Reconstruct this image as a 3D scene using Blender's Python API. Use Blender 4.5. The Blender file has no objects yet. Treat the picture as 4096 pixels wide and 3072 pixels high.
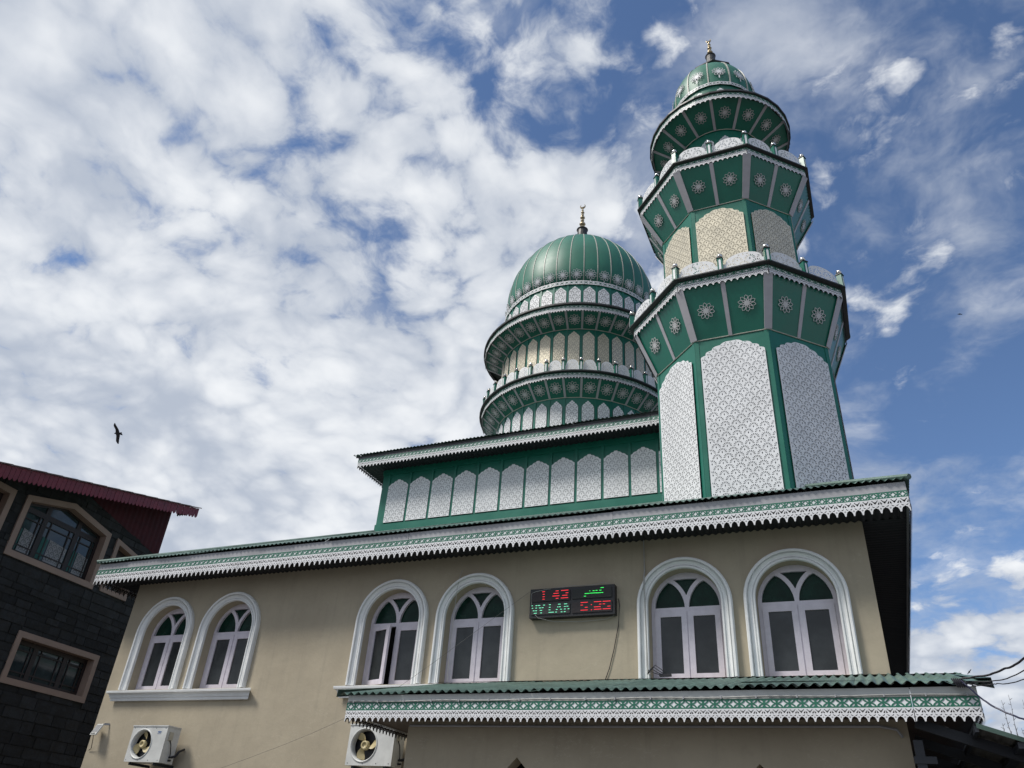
import bpy, math, random
from math import sin, cos, pi, radians, sqrt, atan2
from mathutils import Matrix, Vector
from mathutils.geometry import delaunay_2d_cdt
random.seed(7)
S = bpy.context.scene
COL = S.collection

# ------------------------------------------------------------------ camera
YAW, PITCH, ROLL, FPX = radians(-25.4447), radians(32.1905), radians(4.3147), 3077.0
cf = Vector((sin(YAW)*cos(PITCH), cos(YAW)*cos(PITCH), sin(PITCH)))
cr = Vector((cos(YAW), -sin(YAW), 0)); cu = cr.cross(cf)
r2 = cos(ROLL)*cr + sin(ROLL)*cu; u2 = -sin(ROLL)*cr + cos(ROLL)*cu
cam = bpy.data.objects.new('camera', bpy.data.cameras.new('camera'))
cam.data.sensor_width = 36; cam.data.lens = FPX/4096*36
cam.data.clip_start = 0.05; cam.data.clip_end = 5000
cam.matrix_world = Matrix(((r2.x, u2.x, -cf.x, 0), (r2.y, u2.y, -cf.y, 0), (r2.z, u2.z, -cf.z, 1.6), (0, 0, 0, 1)))
COL.objects.link(cam); S.camera = cam

# ------------------------------------------------------------------ sun and sky
SUN_AZ, SUN_EL = radians(-48), radians(53)      # azimuth from the facade normal (towards the viewer), negative = to the left
sdir = Vector((sin(SUN_AZ)*cos(SUN_EL), -cos(SUN_AZ)*cos(SUN_EL), sin(SUN_EL)))
sl = bpy.data.lights.new('sun', 'SUN'); sl.energy = 2.7; sl.angle = radians(13); sl.color = (1, .95, .88)
sun = bpy.data.objects.new('sun', sl); COL.objects.link(sun)
sun.rotation_euler = sdir.to_track_quat('Z', 'Y').to_euler(); sun.location = (0, 0, 40)

S.view_settings.view_transform = 'Standard'; S.view_settings.look = 'None'
S.view_settings.exposure = 0.42; S.view_settings.gamma = 1.0
S.render.film_transparent = False

class NT:
    def __init__(s, tree): s.t = tree; tree.nodes.clear()
    def n(s, typ, **k):
        nd = s.t.nodes.new(typ)
        for a, b in k.items():
            if hasattr(nd, a): setattr(nd, a, b)
        return nd
    def l(s, a, b): s.t.links.new(a, b)
    def set(s, sock, v):
        if hasattr(v, 'is_output'): s.l(v, sock)
        else: sock.default_value = v
    def m(s, op, a, b=0.0, c=0.0, clamp=False):
        nd = s.n('ShaderNodeMath', operation=op); nd.use_clamp = clamp
        for i, v in enumerate((a, b, c)): s.set(nd.inputs[i], v)
        return nd.outputs[0]
    def vm(s, op, a, b=(0, 0, 0), out=0):
        nd = s.n('ShaderNodeVectorMath', operation=op); s.set(nd.inputs[0], a)
        if op == 'SCALE': s.set(nd.inputs[3], b)
        else: s.set(nd.inputs[1], b)
        return nd.outputs[out]
    def noise(s, vec, scale, detail=4, rough=.5, dist=0., lac=2.):
        nd = s.n('ShaderNodeTexNoise'); s.set(nd.inputs['Vector'], vec)
        for k, v in (('Scale', scale), ('Detail', detail), ('Roughness', rough), ('Distortion', dist), ('Lacunarity', lac)): s.set(nd.inputs[k], v)
        return nd.outputs[0]
    def mix(s, fac, a, b):
        nd = s.n('ShaderNodeMix', data_type='RGBA'); s.set(nd.inputs[0], fac); s.set(nd.inputs[6], a); s.set(nd.inputs[7], b)
        return nd.outputs[2]
    def ss(s, v, lo, hi, a=0., b=1.):
        nd = s.n('ShaderNodeMapRange', interpolation_type='SMOOTHSTEP'); s.set(nd.inputs[0], v)
        for i, q in enumerate((lo, hi, a, b)): s.set(nd.inputs[i+1], q)
        return nd.outputs[0]

W = bpy.data.worlds.new('World'); S.world = W; W.use_nodes = True
t = NT(W.node_tree)
out = t.n('ShaderNodeOutputWorld'); bg = t.n('ShaderNodeBackground'); t.l(bg.outputs[0], out.inputs[0])
sky = t.n('ShaderNodeTexSky'); sky.sky_type = 'NISHITA'; sky.sun_disc = False
sky.sun_elevation = SUN_EL; sky.sun_rotation = atan2(sdir.x, sdir.y)
sky.altitude = 1600; sky.air_density = 1.0; sky.dust_density = .3; sky.ozone_density = 4.5
skyc = t.vm('SCALE', sky.outputs[0], .110)
tc = t.n('ShaderNodeTexCoord'); d = t.vm('NORMALIZE', tc.outputs['Generated'])
sx = t.n('ShaderNodeSeparateXYZ'); t.l(d, sx.inputs[0])
zz = t.m('ADD', t.m('MAXIMUM', sx.outputs[2], 0.0), .32)
cx_ = t.n('ShaderNodeCombineXYZ'); t.l(t.m('DIVIDE', sx.outputs[0], zz), cx_.inputs[0]); t.l(t.m('DIVIDE', sx.outputs[1], zz), cx_.inputs[1])
uv = t.vm('ADD', cx_.outputs[0], (3.1, 1.7, 2.4))
A = Vector((.903, .43, 0))
lr = t.vm('DOT_PRODUCT', d, A, out=1)                      # cloud deck thins towards one side of the sky
def vnoise(vec, sc, det, amt):
    w_ = t.n('ShaderNodeTexNoise'); t.l(vec, w_.inputs['Vector']); w_.inputs['Scale'].default_value = sc; w_.inputs['Detail'].default_value = det
    return t.vm('ADD', vec, t.vm('SCALE', t.vm('SUBTRACT', w_.outputs[1], (.5, .5, .5)), amt))
uvw = vnoise(uv, 3.2, 2, .13)
uvf = vnoise(uvw, 16.0, 3, .04)
vor = t.n('ShaderNodeTexVoronoi', feature='F1'); t.l(uvf, vor.inputs['Vector']); vor.inputs['Scale'].default_value = 13.5
vor.inputs['Detail'].default_value = 1.0; vor.inputs['Roughness'].default_value = .5
puff = t.m('SUBTRACT', 1.0, vor.outputs['Distance'])       # billow heads
big = t.noise(uvw, 1.7, 2, .5)
med = t.noise(uvf, 9.0, 6, .60)
fine = t.noise(uvf, 34., 4, .62)
dens = t.m('ADD', t.m('MULTIPLY', big, .62), t.m('MULTIPLY', med, .60))
dens = t.m('ADD', dens, t.m('MULTIPLY', puff, .22))
dens = t.m('ADD', dens, t.m('MULTIPLY', fine, .16))
dens = t.m('SUBTRACT', dens, t.m('MULTIPLY', lr, .30))
low = t.ss(sx.outputs[2], .34, .19, 0., .36)
dens = t.m('ADD', dens, low)
thin = t.noise(t.vm('ADD', uvf, (5.3, 2.2, 1.)), 4.8, 6, .60)
thinc = t.m('MULTIPLY', t.ss(thin, .45, .72), .66)
cov = t.m('MAXIMUM', t.ss(dens, .615, .80), thinc)
shade = t.noise(t.vm('ADD', uvw, (.04, .03, 0)), 6.0, 4, .55)
sh = t.m('ADD', t.m('MULTIPLY', shade, .75), t.m('MULTIPLY', puff, .30))
sh = t.m('ADD', sh, t.m('MULTIPLY', fine, .10))
sh = t.m('SUBTRACT', sh, t.m('MULTIPLY', t.ss(dens, .85, 1.2), .10))
sh = t.m('ADD', sh, t.m('MULTIPLY', t.m('SUBTRACT', med, .5), .45))
sh = t.m('ADD', sh, t.m('MULTIPLY', t.m('SUBTRACT', big, .5), .25))
bright = t.ss(sh, .30, .80)
cc = t.mix(bright, (.365, .405, .475, 1), (.705, .72, .735, 1))
t.l(t.mix(t.m('MULTIPLY', cov, .96), skyc, cc), bg.inputs[0]); bg.inputs[1].default_value = 1.0
W.cycles.sampling_method = 'MANUAL'; W.cycles.sample_map_resolution = 256

# ------------------------------------------------------------------ materials
MATS = {}
def mat(name, col, rough=.6, metal=0., var=.12, scale=6., bump=0., bscale=60., spec=.5, rnd=0., col2=None, coat=0., streak=0.):
    if name in MATS: return MATS[name]
    m = bpy.data.materials.new(name); m.use_nodes = True; t = NT(m.node_tree)
    o = t.n('ShaderNodeOutputMaterial'); b = t.n('ShaderNodeBsdfPrincipled'); t.l(b.outputs[0], o.inputs[0])
    tc = t.n('ShaderNodeTexCoord'); geo = t.n('ShaderNodeNewGeometry')
    p = geo.outputs['Position']
    c2 = col2 or tuple(x*(1-var*1.6) for x in col)
    f = t.ss(t.noise(p, scale, 6, .6), .3, .72)
    c = t.mix(f, (*c2, 1), (*col, 1))
    if streak:
        mp = t.n('ShaderNodeMapping'); t.l(p, mp.inputs[0]); mp.inputs['Scale'].default_value = (9, 9, .5)
        s_ = t.ss(t.noise(mp.outputs[0], 1.0, 4, .6), .52, .78)
        c = t.mix(t.m('MULTIPLY', s_, streak), c, (*(x*.55 for x in col), 1))
    if rnd:
        oi = t.n('ShaderNodeObjectInfo')
        k = t.m('ADD', 1-rnd, t.m('MULTIPLY', oi.outputs['Random'], 2*rnd))
        c = t.vm('SCALE', c, k)
    t.set(b.inputs['Base Color'], c)
    b.inputs['Metallic'].default_value = metal
    t.set(b.inputs['Roughness'], t.m('ADD', rough-.05, t.m('MULTIPLY', f, .1)))
    b.inputs['Specular IOR Level'].default_value = spec
    b.inputs['Coat Weight'].default_value = coat; b.inputs['Coat Roughness'].default_value = .2
    if bump:
        bp = t.n('ShaderNodeBump'); bp.inputs['Strength'].default_value = bump; bp.inputs['Distance'].default_value = .02
        t.l(t.noise(p, bscale, 4, .6), bp.inputs['Height']); t.l(bp.outputs[0], b.inputs['Normal'])
    MATS[name] = m; return m
def emis(name, col, st):
    m = bpy.data.materials.new(name); m.use_nodes = True; t = NT(m.node_tree)
    o = t.n('ShaderNodeOutputMaterial'); b = t.n('ShaderNodeEmission'); b.inputs[0].default_value = (*col, 1); b.inputs[1].default_value = st
    t.l(b.outputs[0], o.inputs[0]); return m

def plaster():
    m = bpy.data.materials.new('plaster'); m.use_nodes = True; t = NT(m.node_tree)
    o = t.n('ShaderNodeOutputMaterial'); b = t.n('ShaderNodeBsdfPrincipled'); t.l(b.outputs[0], o.inputs[0])
    p = t.n('ShaderNodeNewGeometry').outputs['Position']
    c = t.mix(t.ss(t.noise(p, .9, 5, .6), .32, .70), (.375, .328, .246, 1), (.430, .378, .284, 1))
    c = t.mix(t.m('MULTIPLY', t.ss(t.noise(p, 7., 5, .65), .5, .8), .30), c, (.29, .262, .205, 1))
    mp = t.n('ShaderNodeMapping'); t.l(p, mp.inputs[0]); mp.inputs['Scale'].default_value = (7, 7, .45)
    c = t.mix(t.m('MULTIPLY', t.ss(t.noise(mp.outputs[0], 1.2, 5, .62), .52, .80), .24), c, (.235, .215, .175, 1))   # rain streaks
    mp2 = t.n('ShaderNodeMapping'); t.l(p, mp2.inputs[0]); mp2.inputs['Scale'].default_value = (1.2, 1.2, 2.4)
    ck = t.m('ABSOLUTE', t.m('SUBTRACT', t.noise(mp2.outputs[0], 1.3, 6, .62), .5))
    crack = t.m('MULTIPLY', t.ss(ck, .0045, .0), t.ss(t.noise(p, .8, 2, .5), .52, .62))                              # hairline cracks
    c = t.mix(t.m('MULTIPLY', crack, .55), c, (.52, .47, .37, 1))
    t.set(b.inputs['Base Color'], c); b.inputs['Roughness'].default_value = .88; b.inputs['Specular IOR Level'].default_value = .25
    bp = t.n('ShaderNodeBump'); bp.inputs['Strength'].default_value = .35; bp.inputs['Distance'].default_value = .02
    hgt = t.m('ADD', t.m('MULTIPLY', t.noise(p, 3.2, 3, .5), 1.4), t.m('MULTIPLY', t.noise(p, 34., 4, .6), .22))
    t.l(hgt, bp.inputs['Height']); t.l(bp.outputs[0], b.inputs['Normal'])
    return m
PLASTER = plaster()
WHITE = mat('white_paint', (.80, .815, .81), .5, var=.06, scale=4, bump=.1, bscale=90, streak=.1)
LILAC = mat('lilac_paint', (.66, .62, .69), .5, var=.08, scale=9, bump=.08)
PANELW = mat('white_panel', (.80, .815, .83), .45, var=.08, scale=2.2, streak=.10, rnd=.03)
PANELG = mat('cream_panel', (.74, .68, .53), .38, var=.08, scale=4, metal=.25, rnd=.06)
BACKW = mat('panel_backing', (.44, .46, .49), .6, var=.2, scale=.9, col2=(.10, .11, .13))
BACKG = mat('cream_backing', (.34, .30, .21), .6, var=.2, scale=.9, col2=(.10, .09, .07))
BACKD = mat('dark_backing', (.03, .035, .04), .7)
LACE = mat('lace_white', (.76, .77, .79), .5, var=.09, scale=3, streak=.14)
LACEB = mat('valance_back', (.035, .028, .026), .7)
FASCIAD = mat('fascia_dark_grey', (.11, .11, .12), .5, var=.12, scale=3)
FASCIAP = mat('fascia_pale', (.56, .58, .56), .5, var=.1, scale=2, streak=.15)
FASCIA = mat('fascia_grey', (.40, .405, .425), .45, var=.14, scale=2, streak=.2)
RIBC = mat('dome_rib_cream', (.52, .51, .46), .5, var=.1)
STRIPM = mat('grey_strip', (.46, .45, .48), .5, var=.08, scale=5)
GREEN = mat('green_sheet', (.009, .158, .108), .36, var=.10, scale=2.2, spec=.5, streak=.10)
GREEN2 = mat('green_lattice', (.02, .15, .095), .45, var=.1, scale=4)
DOMEG = mat('dome_green', (.018, .165, .108), .48, var=.14, scale=1.6, metal=0., bump=.05, bscale=5, streak=.12)
DARKEDGE = mat('dark_metal_edge', (.03, .032, .034), .5, var=.1)
ROOF = mat('roof_sheet', (.125, .205, .175), .5, var=.25, scale=3, metal=.1, rnd=.06)
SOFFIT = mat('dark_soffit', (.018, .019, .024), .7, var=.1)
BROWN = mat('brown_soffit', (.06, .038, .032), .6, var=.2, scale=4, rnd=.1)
CHROME = mat('chrome', (.72, .70, .66), .18, metal=1., var=.02)
GOLD = mat('gilt_metal', (.52, .43, .28), .28, metal=1., var=.1)
GLASSG = mat('green_glass', (.007, .036, .025), .25, var=.3, scale=6, spec=.15)
GLASSD = mat('grey_glass', (.046, .052, .055), .2, var=.3, scale=2.2, spec=.42, rnd=.22)
SLATE = mat('slate', (.030, .032, .034), .8, var=.45, scale=5, bump=.9, bscale=11, rnd=.36, col2=(.018, .017, .015), spec=.3)
SLATEB = mat('slate_joint', (.019, .020, .020), .9, var=.2)
TAN = mat('tan_trim', (.33, .235, .185), .7, var=.08, scale=3)
REDS = mat('red_sheet', (.21, .030, .048), .5, var=.15, scale=4, rnd=.08)
REDD = mat('red_cladding', (.072, .016, .021), .7, var=.2, scale=4, spec=.2)
WOODD = mat('dark_wood', (.028, .018, .018), .5, var=.2)
BLACKP = mat('black_plastic', (.012, .013, .016), .5)
ACW = mat('ac_white', (.64, .65, .63), .45, var=.12, scale=5, streak=.3)
FANC = mat('fan_tan', (.50, .42, .23), .5)
CABLE = mat('cable_black', (.012, .012, .018), .6)
CABLEW = mat('cable_pale', (.42, .42, .40), .6)
STEEL = mat('dark_steel', (.012, .016, .024), .5)
SHEETU = mat('shed_sheet', (.12, .12, .115), .6, var=.15)
TWIG = mat('twig', (.10, .08, .07), .9)
BIRDM = mat('bird_feathers', (.016, .015, .02), .8)
CONC = mat('concrete', (.12, .115, .108), .9, var=.2, scale=.6, bump=.2)
ROOM_BLACK = mat('unlit_room_black', (.02, .02, .02), .9)  # near-black colour stands in for the darkness of unlit rooms
ROPE = mat('rope_light', (.55, .55, .47), .5)
CURTAIN = mat('teal_curtain', (.03, .12, .105), .8)

# ------------------------------------------------------------------ mesh helpers
WM = {}
I4 = Matrix.Identity(4)
def mesh(name, v, f, m=None, smooth=False):
    me = bpy.data.meshes.new(name); me.from_pydata([tuple(x) for x in v], [], f)
    if m is not None: me.materials.append(m)
    if smooth:
        me.polygons.foreach_set('use_smooth', [True]*len(me.polygons))
    me.update(); return me
def ob(name, me, parent=None, M=I4):
    o = bpy.data.objects.new(name, me); COL.objects.link(o); WM[o.name] = M.copy()
    if parent is not None:
        o.parent = parent; o.matrix_basis = WM[parent.name].inverted() @ M
    else: o.matrix_basis = M
    return o
def thing(name, loc, label, cat, group=None):
    o = ob(name, None, None, Matrix.Translation(loc)); tag(o, label, cat, group); o.empty_display_size = .3; return o
def tag(o, label=None, cat=None, group=None, kind=None):
    if label: o['label'] = label
    if cat: o['category'] = cat
    if group: o['group'] = group
    if kind: o['kind'] = kind
    return o
def T(x, y, z): return Matrix.Translation((x, y, z))
def basis(o, X, Y, Z):
    return Matrix(((X[0], Y[0], Z[0], o[0]), (X[1], Y[1], Z[1], o[1]), (X[2], Y[2], Z[2], o[2]), (0, 0, 0, 1)))
def front(x, y, z):          # local XY plane upright, normal towards the viewer (-Y)
    return basis((x, y, z), (1, 0, 0), (0, 0, 1), (0, -1, 0))
def radial(c, az, R, z):     # upright plane on a ring; az in degrees from -Y
    a = radians(az); return basis((c[0]+R*sin(a), c[1]-R*cos(a), z), (cos(a), sin(a), 0), (0, 0, 1), (sin(a), -cos(a), 0))
def rp(c, az, R, z):
    a = radians(az); return Vector((c[0]+R*sin(a), c[1]-R*cos(a), z))

class MB:
    def __init__(s): s.v = []; s.f = []
    def add(s, v, f):
        k = len(s.v); s.v += [tuple(x) for x in v]; s.f += [tuple(i+k for i in q) for q in f]; return s
    def box(s, x0, x1, y0, y1, z0, z1):
        return s.add([(x0,y0,z0),(x1,y0,z0),(x1,y1,z0),(x0,y1,z0),(x0,y0,z1),(x1,y0,z1),(x1,y1,z1),(x0,y1,z1)],
                     [(0,3,2,1),(4,5,6,7),(0,1,5,4),(1,2,6,5),(2,3,7,6),(3,0,4,7)])
    def bar(s, a, b, w, h, up=(0, 0, 1)):
        a = Vector(a); b = Vector(b); d = (b-a).normalized(); sd = d.cross(Vector(up)).normalized(); u = sd.cross(d)
        q = []
        for p in (a, b):
            for i, j in ((-1,-1),(1,-1),(1,1),(-1,1)): q.append(p+sd*i*w/2+u*j*h/2)
        return s.add(q, [(3,2,1,0),(4,5,6,7),(0,1,5,4),(1,2,6,5),(2,3,7,6),(3,0,4,7)])
    def tube(s, pts, r, n=6, cap=True):
        pts = [Vector(p) for p in pts]; rr = r if isinstance(r, (list, tuple)) else [r]*len(pts); q = []; f = []
        for i, p in enumerate(pts):
            d = (pts[min(i+1, len(pts)-1)]-pts[max(i-1, 0)]).normalized()
            a = d.cross(Vector((0, 0, 1)));  a = d.cross(Vector((1, 0, 0))) if a.length < .05 else a
            a.normalize(); b = d.cross(a)
            for k in range(n):
                th = 2*pi*k/n; q.append(p+(a*cos(th)+b*sin(th))*rr[i])
        for i in range(len(pts)-1):
            for k in range(n): f.append((i*n+k, i*n+(k+1)%n, (i+1)*n+(k+1)%n, (i+1)*n+k))
        if cap: f += [tuple(range(n))[::-1], tuple(range((len(pts)-1)*n, len(pts)*n))]
        return s.add(q, f)
    def lathe(s, prof, n=16, c=(0, 0), az0=0., arc=360., close=False):
        full = arc >= 359.9; cols = n if full else n+1; q = []; f = []
        for j in range(cols):
            a = radians(az0+arc*j/n)
            for r, z in prof: q.append((c[0]+r*sin(a), c[1]-r*cos(a), z))
        P = len(prof); rng = P if close else P-1
        for j in range(n):
            j2 = (j+1) % cols
            for i in range(rng):
                i2 = (i+1) % P
                f.append((j*P+i, j2*P+i, j2*P+i2, j*P+i2))
        return s.add(q, f)
    def build(s, name, m, parent=None, M=I4, smooth=False): return ob(name, mesh(name, s.v, s.f, m, smooth), parent, M)
    def me(s, name, m, smooth=False): return mesh(name, s.v, s.f, m, smooth)

def sheet_vf(outline, holes=(), th=.0):
    """flat sheet in XY with holes, front at z=0, edges going back to -th"""
    vs = []; fc = []
    for lp in [outline]+list(holes):
        if sum(lp[i-1][0]*lp[i][1]-lp[i][0]*lp[i-1][1] for i in range(len(lp))) < 0: lp = lp[::-1]
        k = len(vs); vs += [Vector((p[0], p[1])) for p in lp]; fc.append(list(range(k, k+len(lp))))
    r = delaunay_2d_cdt(vs, [], fc, 1, 1e-6)
    pts = [tuple(p) for p in r[0]]; tri = []
    for f, og in zip(r[2], r[5]):
        if 0 not in og or len(og) > 1: continue
        a = sum(pts[f[i]][0]*pts[f[(i+1) % len(f)]][1]-pts[f[(i+1) % len(f)]][0]*pts[f[i]][1] for i in range(len(f)))
        tri.append(tuple(f) if a > 0 else tuple(f)[::-1])
    V = [(x, y, 0.) for x, y in pts]; F = list(tri)
    if th:
        cnt = {}
        for f in tri:
            for i in range(len(f)):
                e = (f[i], f[(i+1) % len(f)]); cnt[e] = 1
        n = len(pts); V += [(x, y, -th) for x, y in pts]
        for (a, b) in cnt:
            if (b, a) not in cnt: F.append((b, a, a+n, b+n))
    return V, F
def sheet(name, outline, holes, th, m):
    V, F = sheet_vf(outline, holes, th); return mesh(name, V, F, m)
def rect(x0, x1, y0, y1): return [(x0, y0), (x1, y0), (x1, y1), (x0, y1)]
def circ(cx, cy, r, n=16, a0=0): return [(cx+r*cos(a0+2*pi*i/n), cy+r*sin(a0+2*pi*i/n)) for i in range(n)]
def pip(p, poly):
    x, y = p; c = False; n = len(poly)
    for i in range(n):
        x1, y1 = poly[i]; x2, y2 = poly[(i+1) % n]
        if (y1 > y) != (y2 > y) and x < (x2-x1)*(y-y1)/(y2-y1)+x1: c = not c
    return c
def inset_ok(hole, poly, mg):
    for p in hole:
        for dx, dy in ((mg, 0), (-mg, 0), (0, mg), (0, -mg)):
            if not pip((p[0]+dx, p[1]+dy), poly): return False
    return True
# pierced fan pattern
def fan_holes(poly, w, x0=0., y0=0., row=.56, npet=8, mg=None):
    mg = w*.03 if mg is None else mg
    xs = [p[0] for p in poly]; ys = [p[1] for p in poly]; H = []
    drop = [(0, .13), (.045, .06), (.055, 0), (0, -.12), (-.055, 0), (-.045, .06)]
    pet = [(.20, 0), (.32, .036), (.39, .041), (.44, .018), (.44, -.018), (.39, -.041), (.32, -.036)]
    j0 = int((min(ys)-y0)/(row*w))-1; j1 = int((max(ys)-y0)/(row*w))+2
    i0 = int((min(xs)-x0)/w)-2; i1 = int((max(xs)-x0)/w)+3
    for j in range(j0, j1):
        for i in range(i0, i1):
            cx = x0+(i+.5*(j % 2))*w; cy = y0+j*row*w
            g = [[(cx+a*w, cy+b*w) for a, b in drop]]
            for k in range(npet):
                th = radians(-88+176*k/(npet-1)); s_, c_ = sin(th), cos(th)
                g.append([(cx+(r*s_+q*c_)*w, cy+(r*c_-q*s_)*w) for r, q in pet])
            H += [h for h in g if inset_ok(h, poly, mg)]
    return H
def cusp(hw, h, hs, kind=0, n=5):
    """panel outline, base at y=0, springing hs, apex h, lobed head"""
    K = [(1, 0), (.84, .30), (.64, .57), (.36, .83), (0, 1)] if kind == 0 else [(1, 0), (.86, .30), (.52, .58), (.16, .86), (0, 1)]
    R = []
    for (a, b), (c, d_) in zip(K[:-1], K[1:]):
        for i in range(n):
            s_ = i/n; x = a+(c-a)*s_; y = b+(d_-b)*s_; bl = sin(pi*s_)
            nx, ny = (d_-b), -(c-a); L = sqrt(nx*nx+ny*ny); k = .085 if kind == 0 else .075
            R.append((x+nx/L*bl*k if x+nx/L*bl*k < 1 else 1., y+ny/L*bl*k))
    R = [(x*hw, hs+y*(h-hs)) for x, y in R]
    return [(-hw, 0), (hw, 0)] + R + [(0, h)] + [(-x, y) for x, y in R[::-1]]
# flower rosette (10 petals) of unit radius
def rosette_mesh(name, r, m, stem=0., th=.012):
    N = 10; O = []; H = []
    for k in range(N):
        a = 2*pi*k/N+pi/2; b = pi/N
        O += [(.66*cos(a-b), .66*sin(a-b)), (.83*cos(a-b*.74), .83*sin(a-b*.74)), (cos(a), sin(a)), (.83*cos(a+b*.74), .83*sin(a+b*.74))]
        H.append([(q*cos(a+w_), q*sin(a+w_)) for q, w_ in ((.42, 0), (.54, -.155), (.65, -.245), (.79, -.185), (.935, 0), (.79, .185), (.65, .245), (.54, .155))])
        g = a+b
        H.append([(q*cos(g+w_), q*sin(g+w_)) for q, w_ in ((.27, 0), (.36, -.17), (.47, -.12), (.55, 0), (.47, .12), (.36, .17))])
    V, F = sheet_vf([(x*r, y*r) for x, y in O], [[(x*r, y*r) for x, y in h] for h in H], th)
    mb = MB().add(V, F)
    if stem:
        mb.add([(-.05*r, -r*.9, 0), (.05*r, -r*.9, 0), (.10*r, -r-stem, 0), (-.10*r, -r-stem, 0)], [(3, 2, 1, 0)])
    return mb.me(name, m)
# lace valance: n units over length L, height h ; top at y=0, tips at y=-h
LACE_U = {}
def lace_mesh(L, n, h, m, full=True):
    key = (round(L, 3), n, round(h, 3), m.name)
    if key in LACE_U: return LACE_U[key]
    u = L/n; mb = MB()
    O = [(0, 0), (0, -.98), (.06, -1.0), (.12, -.86), (.22, -.72), (.36, -.64), (.5, -.58), (.64, -.64), (.78, -.72), (.88, -.86), (.94, -1.0), (1, -.98), (1, 0)]
    O = [(.0, 0), (.0, -1.0), (.07, -1.0), (.13, -.84), (.24, -.70), (.42, -.64), (.5, -.60), (.58, -.64), (.76, -.70), (.87, -.84), (.93, -1.0), (1., -1.0), (1., 0)]
    H = [[(.50-.36, -.10), (.50-.29, -.08), (.5, -.25), (.79, -.08), (.86, -.10), (.5, -.40)]]
    H = [[(.14, -.10), (.22, -.07), (.38, -.18), (.5, -.20), (.62, -.18), (.78, -.07), (.86, -.10), (.5, -.37)],
         [(.04, -.17), (.26, -.37), (.10, -.40), (.04, -.34)], [(.96, -.17), (.96, -.34), (.90, -.40), (.74, -.37)],
         [(.12, -.48), (.18, -.47), (.28, -.53), (.40, -.53), (.38, -.58), (.22, -.58)], [(.88, -.48), (.78, -.58), (.62, -.58), (.60, -.53), (.72, -.53), (.82, -.47)],
         [(.02, -.60), (.10, -.68), (.02, -.76)], [(.98, -.60), (.98, -.76), (.90, -.68)]]
    V, F = sheet_vf([(x*u, y*h) for x, y in O], [[(x*u, y*h) for x, y in q] for q in H], 0)
    for k in range(n): mb.add([(x-L/2+k*u, y, z) for x, y, z in V], F)
    nf = len(mb.f)
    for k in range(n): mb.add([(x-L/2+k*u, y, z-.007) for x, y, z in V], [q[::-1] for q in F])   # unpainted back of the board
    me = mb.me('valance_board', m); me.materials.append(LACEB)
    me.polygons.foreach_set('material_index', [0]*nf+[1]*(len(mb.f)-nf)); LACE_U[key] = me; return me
def lattice_mesh(L, n, h, m):
    key = ('lat', round(L, 3), n, round(h, 3))
    if key in LACE_U: return LACE_U[key]
    u = L/n; mb = MB()
    O = [(0, 0), (1, 0), (1, 1), (0, 1)]
    dia = []
    for i in range(4):
        pass
    H = [[(.5, .93), (.56, .78), (.64, .67), (.75, .575), (.89, .5), (.75, .425), (.64, .33), (.56, .22), (.5, .07), (.44, .22), (.36, .33), (.25, .425), (.11, .5), (.25, .575), (.36, .67), (.44, .78)]]
    lens = [(.04, .57), (.17, .60), (.29, .715), (.385, .90), (.20, .87), (.08, .74)]
    for sx_, sy_ in ((0, 0), (1, 0), (0, 1), (1, 1)):
        q = [((1-x) if sx_ else x, (1-y) if sy_ else y) for x, y in lens]
        H.append(q if (sx_+sy_) % 2 == 0 else q[::-1])
    H = [[(cx+(x-cx)*.84, cy+(y-cy)*.84) for x, y in q] for q in H for cx, cy in [(sum(p[0] for p in q)/len(q), sum(p[1] for p in q)/len(q))]]
    V, F = sheet_vf([(x*u, y*h) for x, y in O], [[(x*u, y*h) for x, y in q] for q in H], .003)
    for k in range(n): mb.add([(x-L/2+k*u, y, z) for x, y, z in V], F)
    me = mb.me('lattice_strip', m); LACE_U[key] = me; return me
BOXC = {}
def boxmesh(name, L, h, th, m):
    key = (name, round(L, 3), round(h, 3), round(th, 3), m.name)
    if key not in BOXC: BOXC[key] = MB().box(-L/2, L/2, 0, h, -th, 0).me(name, m)
    return BOXC[key]
def eave_board(parent, M, L, zl, zg, zt, zf, ulace, ulat, fm=None):
    """fascia, lattice strip and lace valance on one straight run; M: origin at z=0 on the fascia face, local Y up"""
    if L > 1.5: M = M @ T(0, random.uniform(-.004, .004), random.uniform(-.003, .004)) @ Matrix.Rotation(random.uniform(-.0011, .0011), 4, 'Z')   # boards never line up perfectly
    ob('fascia_board', boxmesh('fascia_board', L-.004, zf-zg+.03, .03, fm or FASCIA), parent, M @ T(0, zg-.03, 0))
    ob('backing_strip', boxmesh('backing_strip', L-.004, zt-zg, .004, PANELW), parent, M @ T(0, zg, .006))
    ob('lattice_strip', lattice_mesh(L-.004, max(1, round(L/ulat)), zt-zg, GREEN2), parent, M @ T(0, zg, .010))
    ob('valance_board', lace_mesh(L-.004, max(1, round(L/ulace)), zg-zl, LACE), parent, M @ T(0, zg, .012))
def quad_panel(name, p, m, parent, th=.012, inset=0.):
    p = [Vector(x) for x in p]; c = sum(p, Vector())/4; p = [c+(x-c)*(1-inset) for x in p]
    n = (p[1]-p[0]).cross(p[3]-p[0]).normalized()
    v = p+[x-n*th for x in p]
    return MB().add(v, [(0,1,2,3),(7,6,5,4),(0,4,5,1),(1,5,6,2),(2,6,7,3),(3,7,4,0)]).build(name, m, parent)
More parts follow.
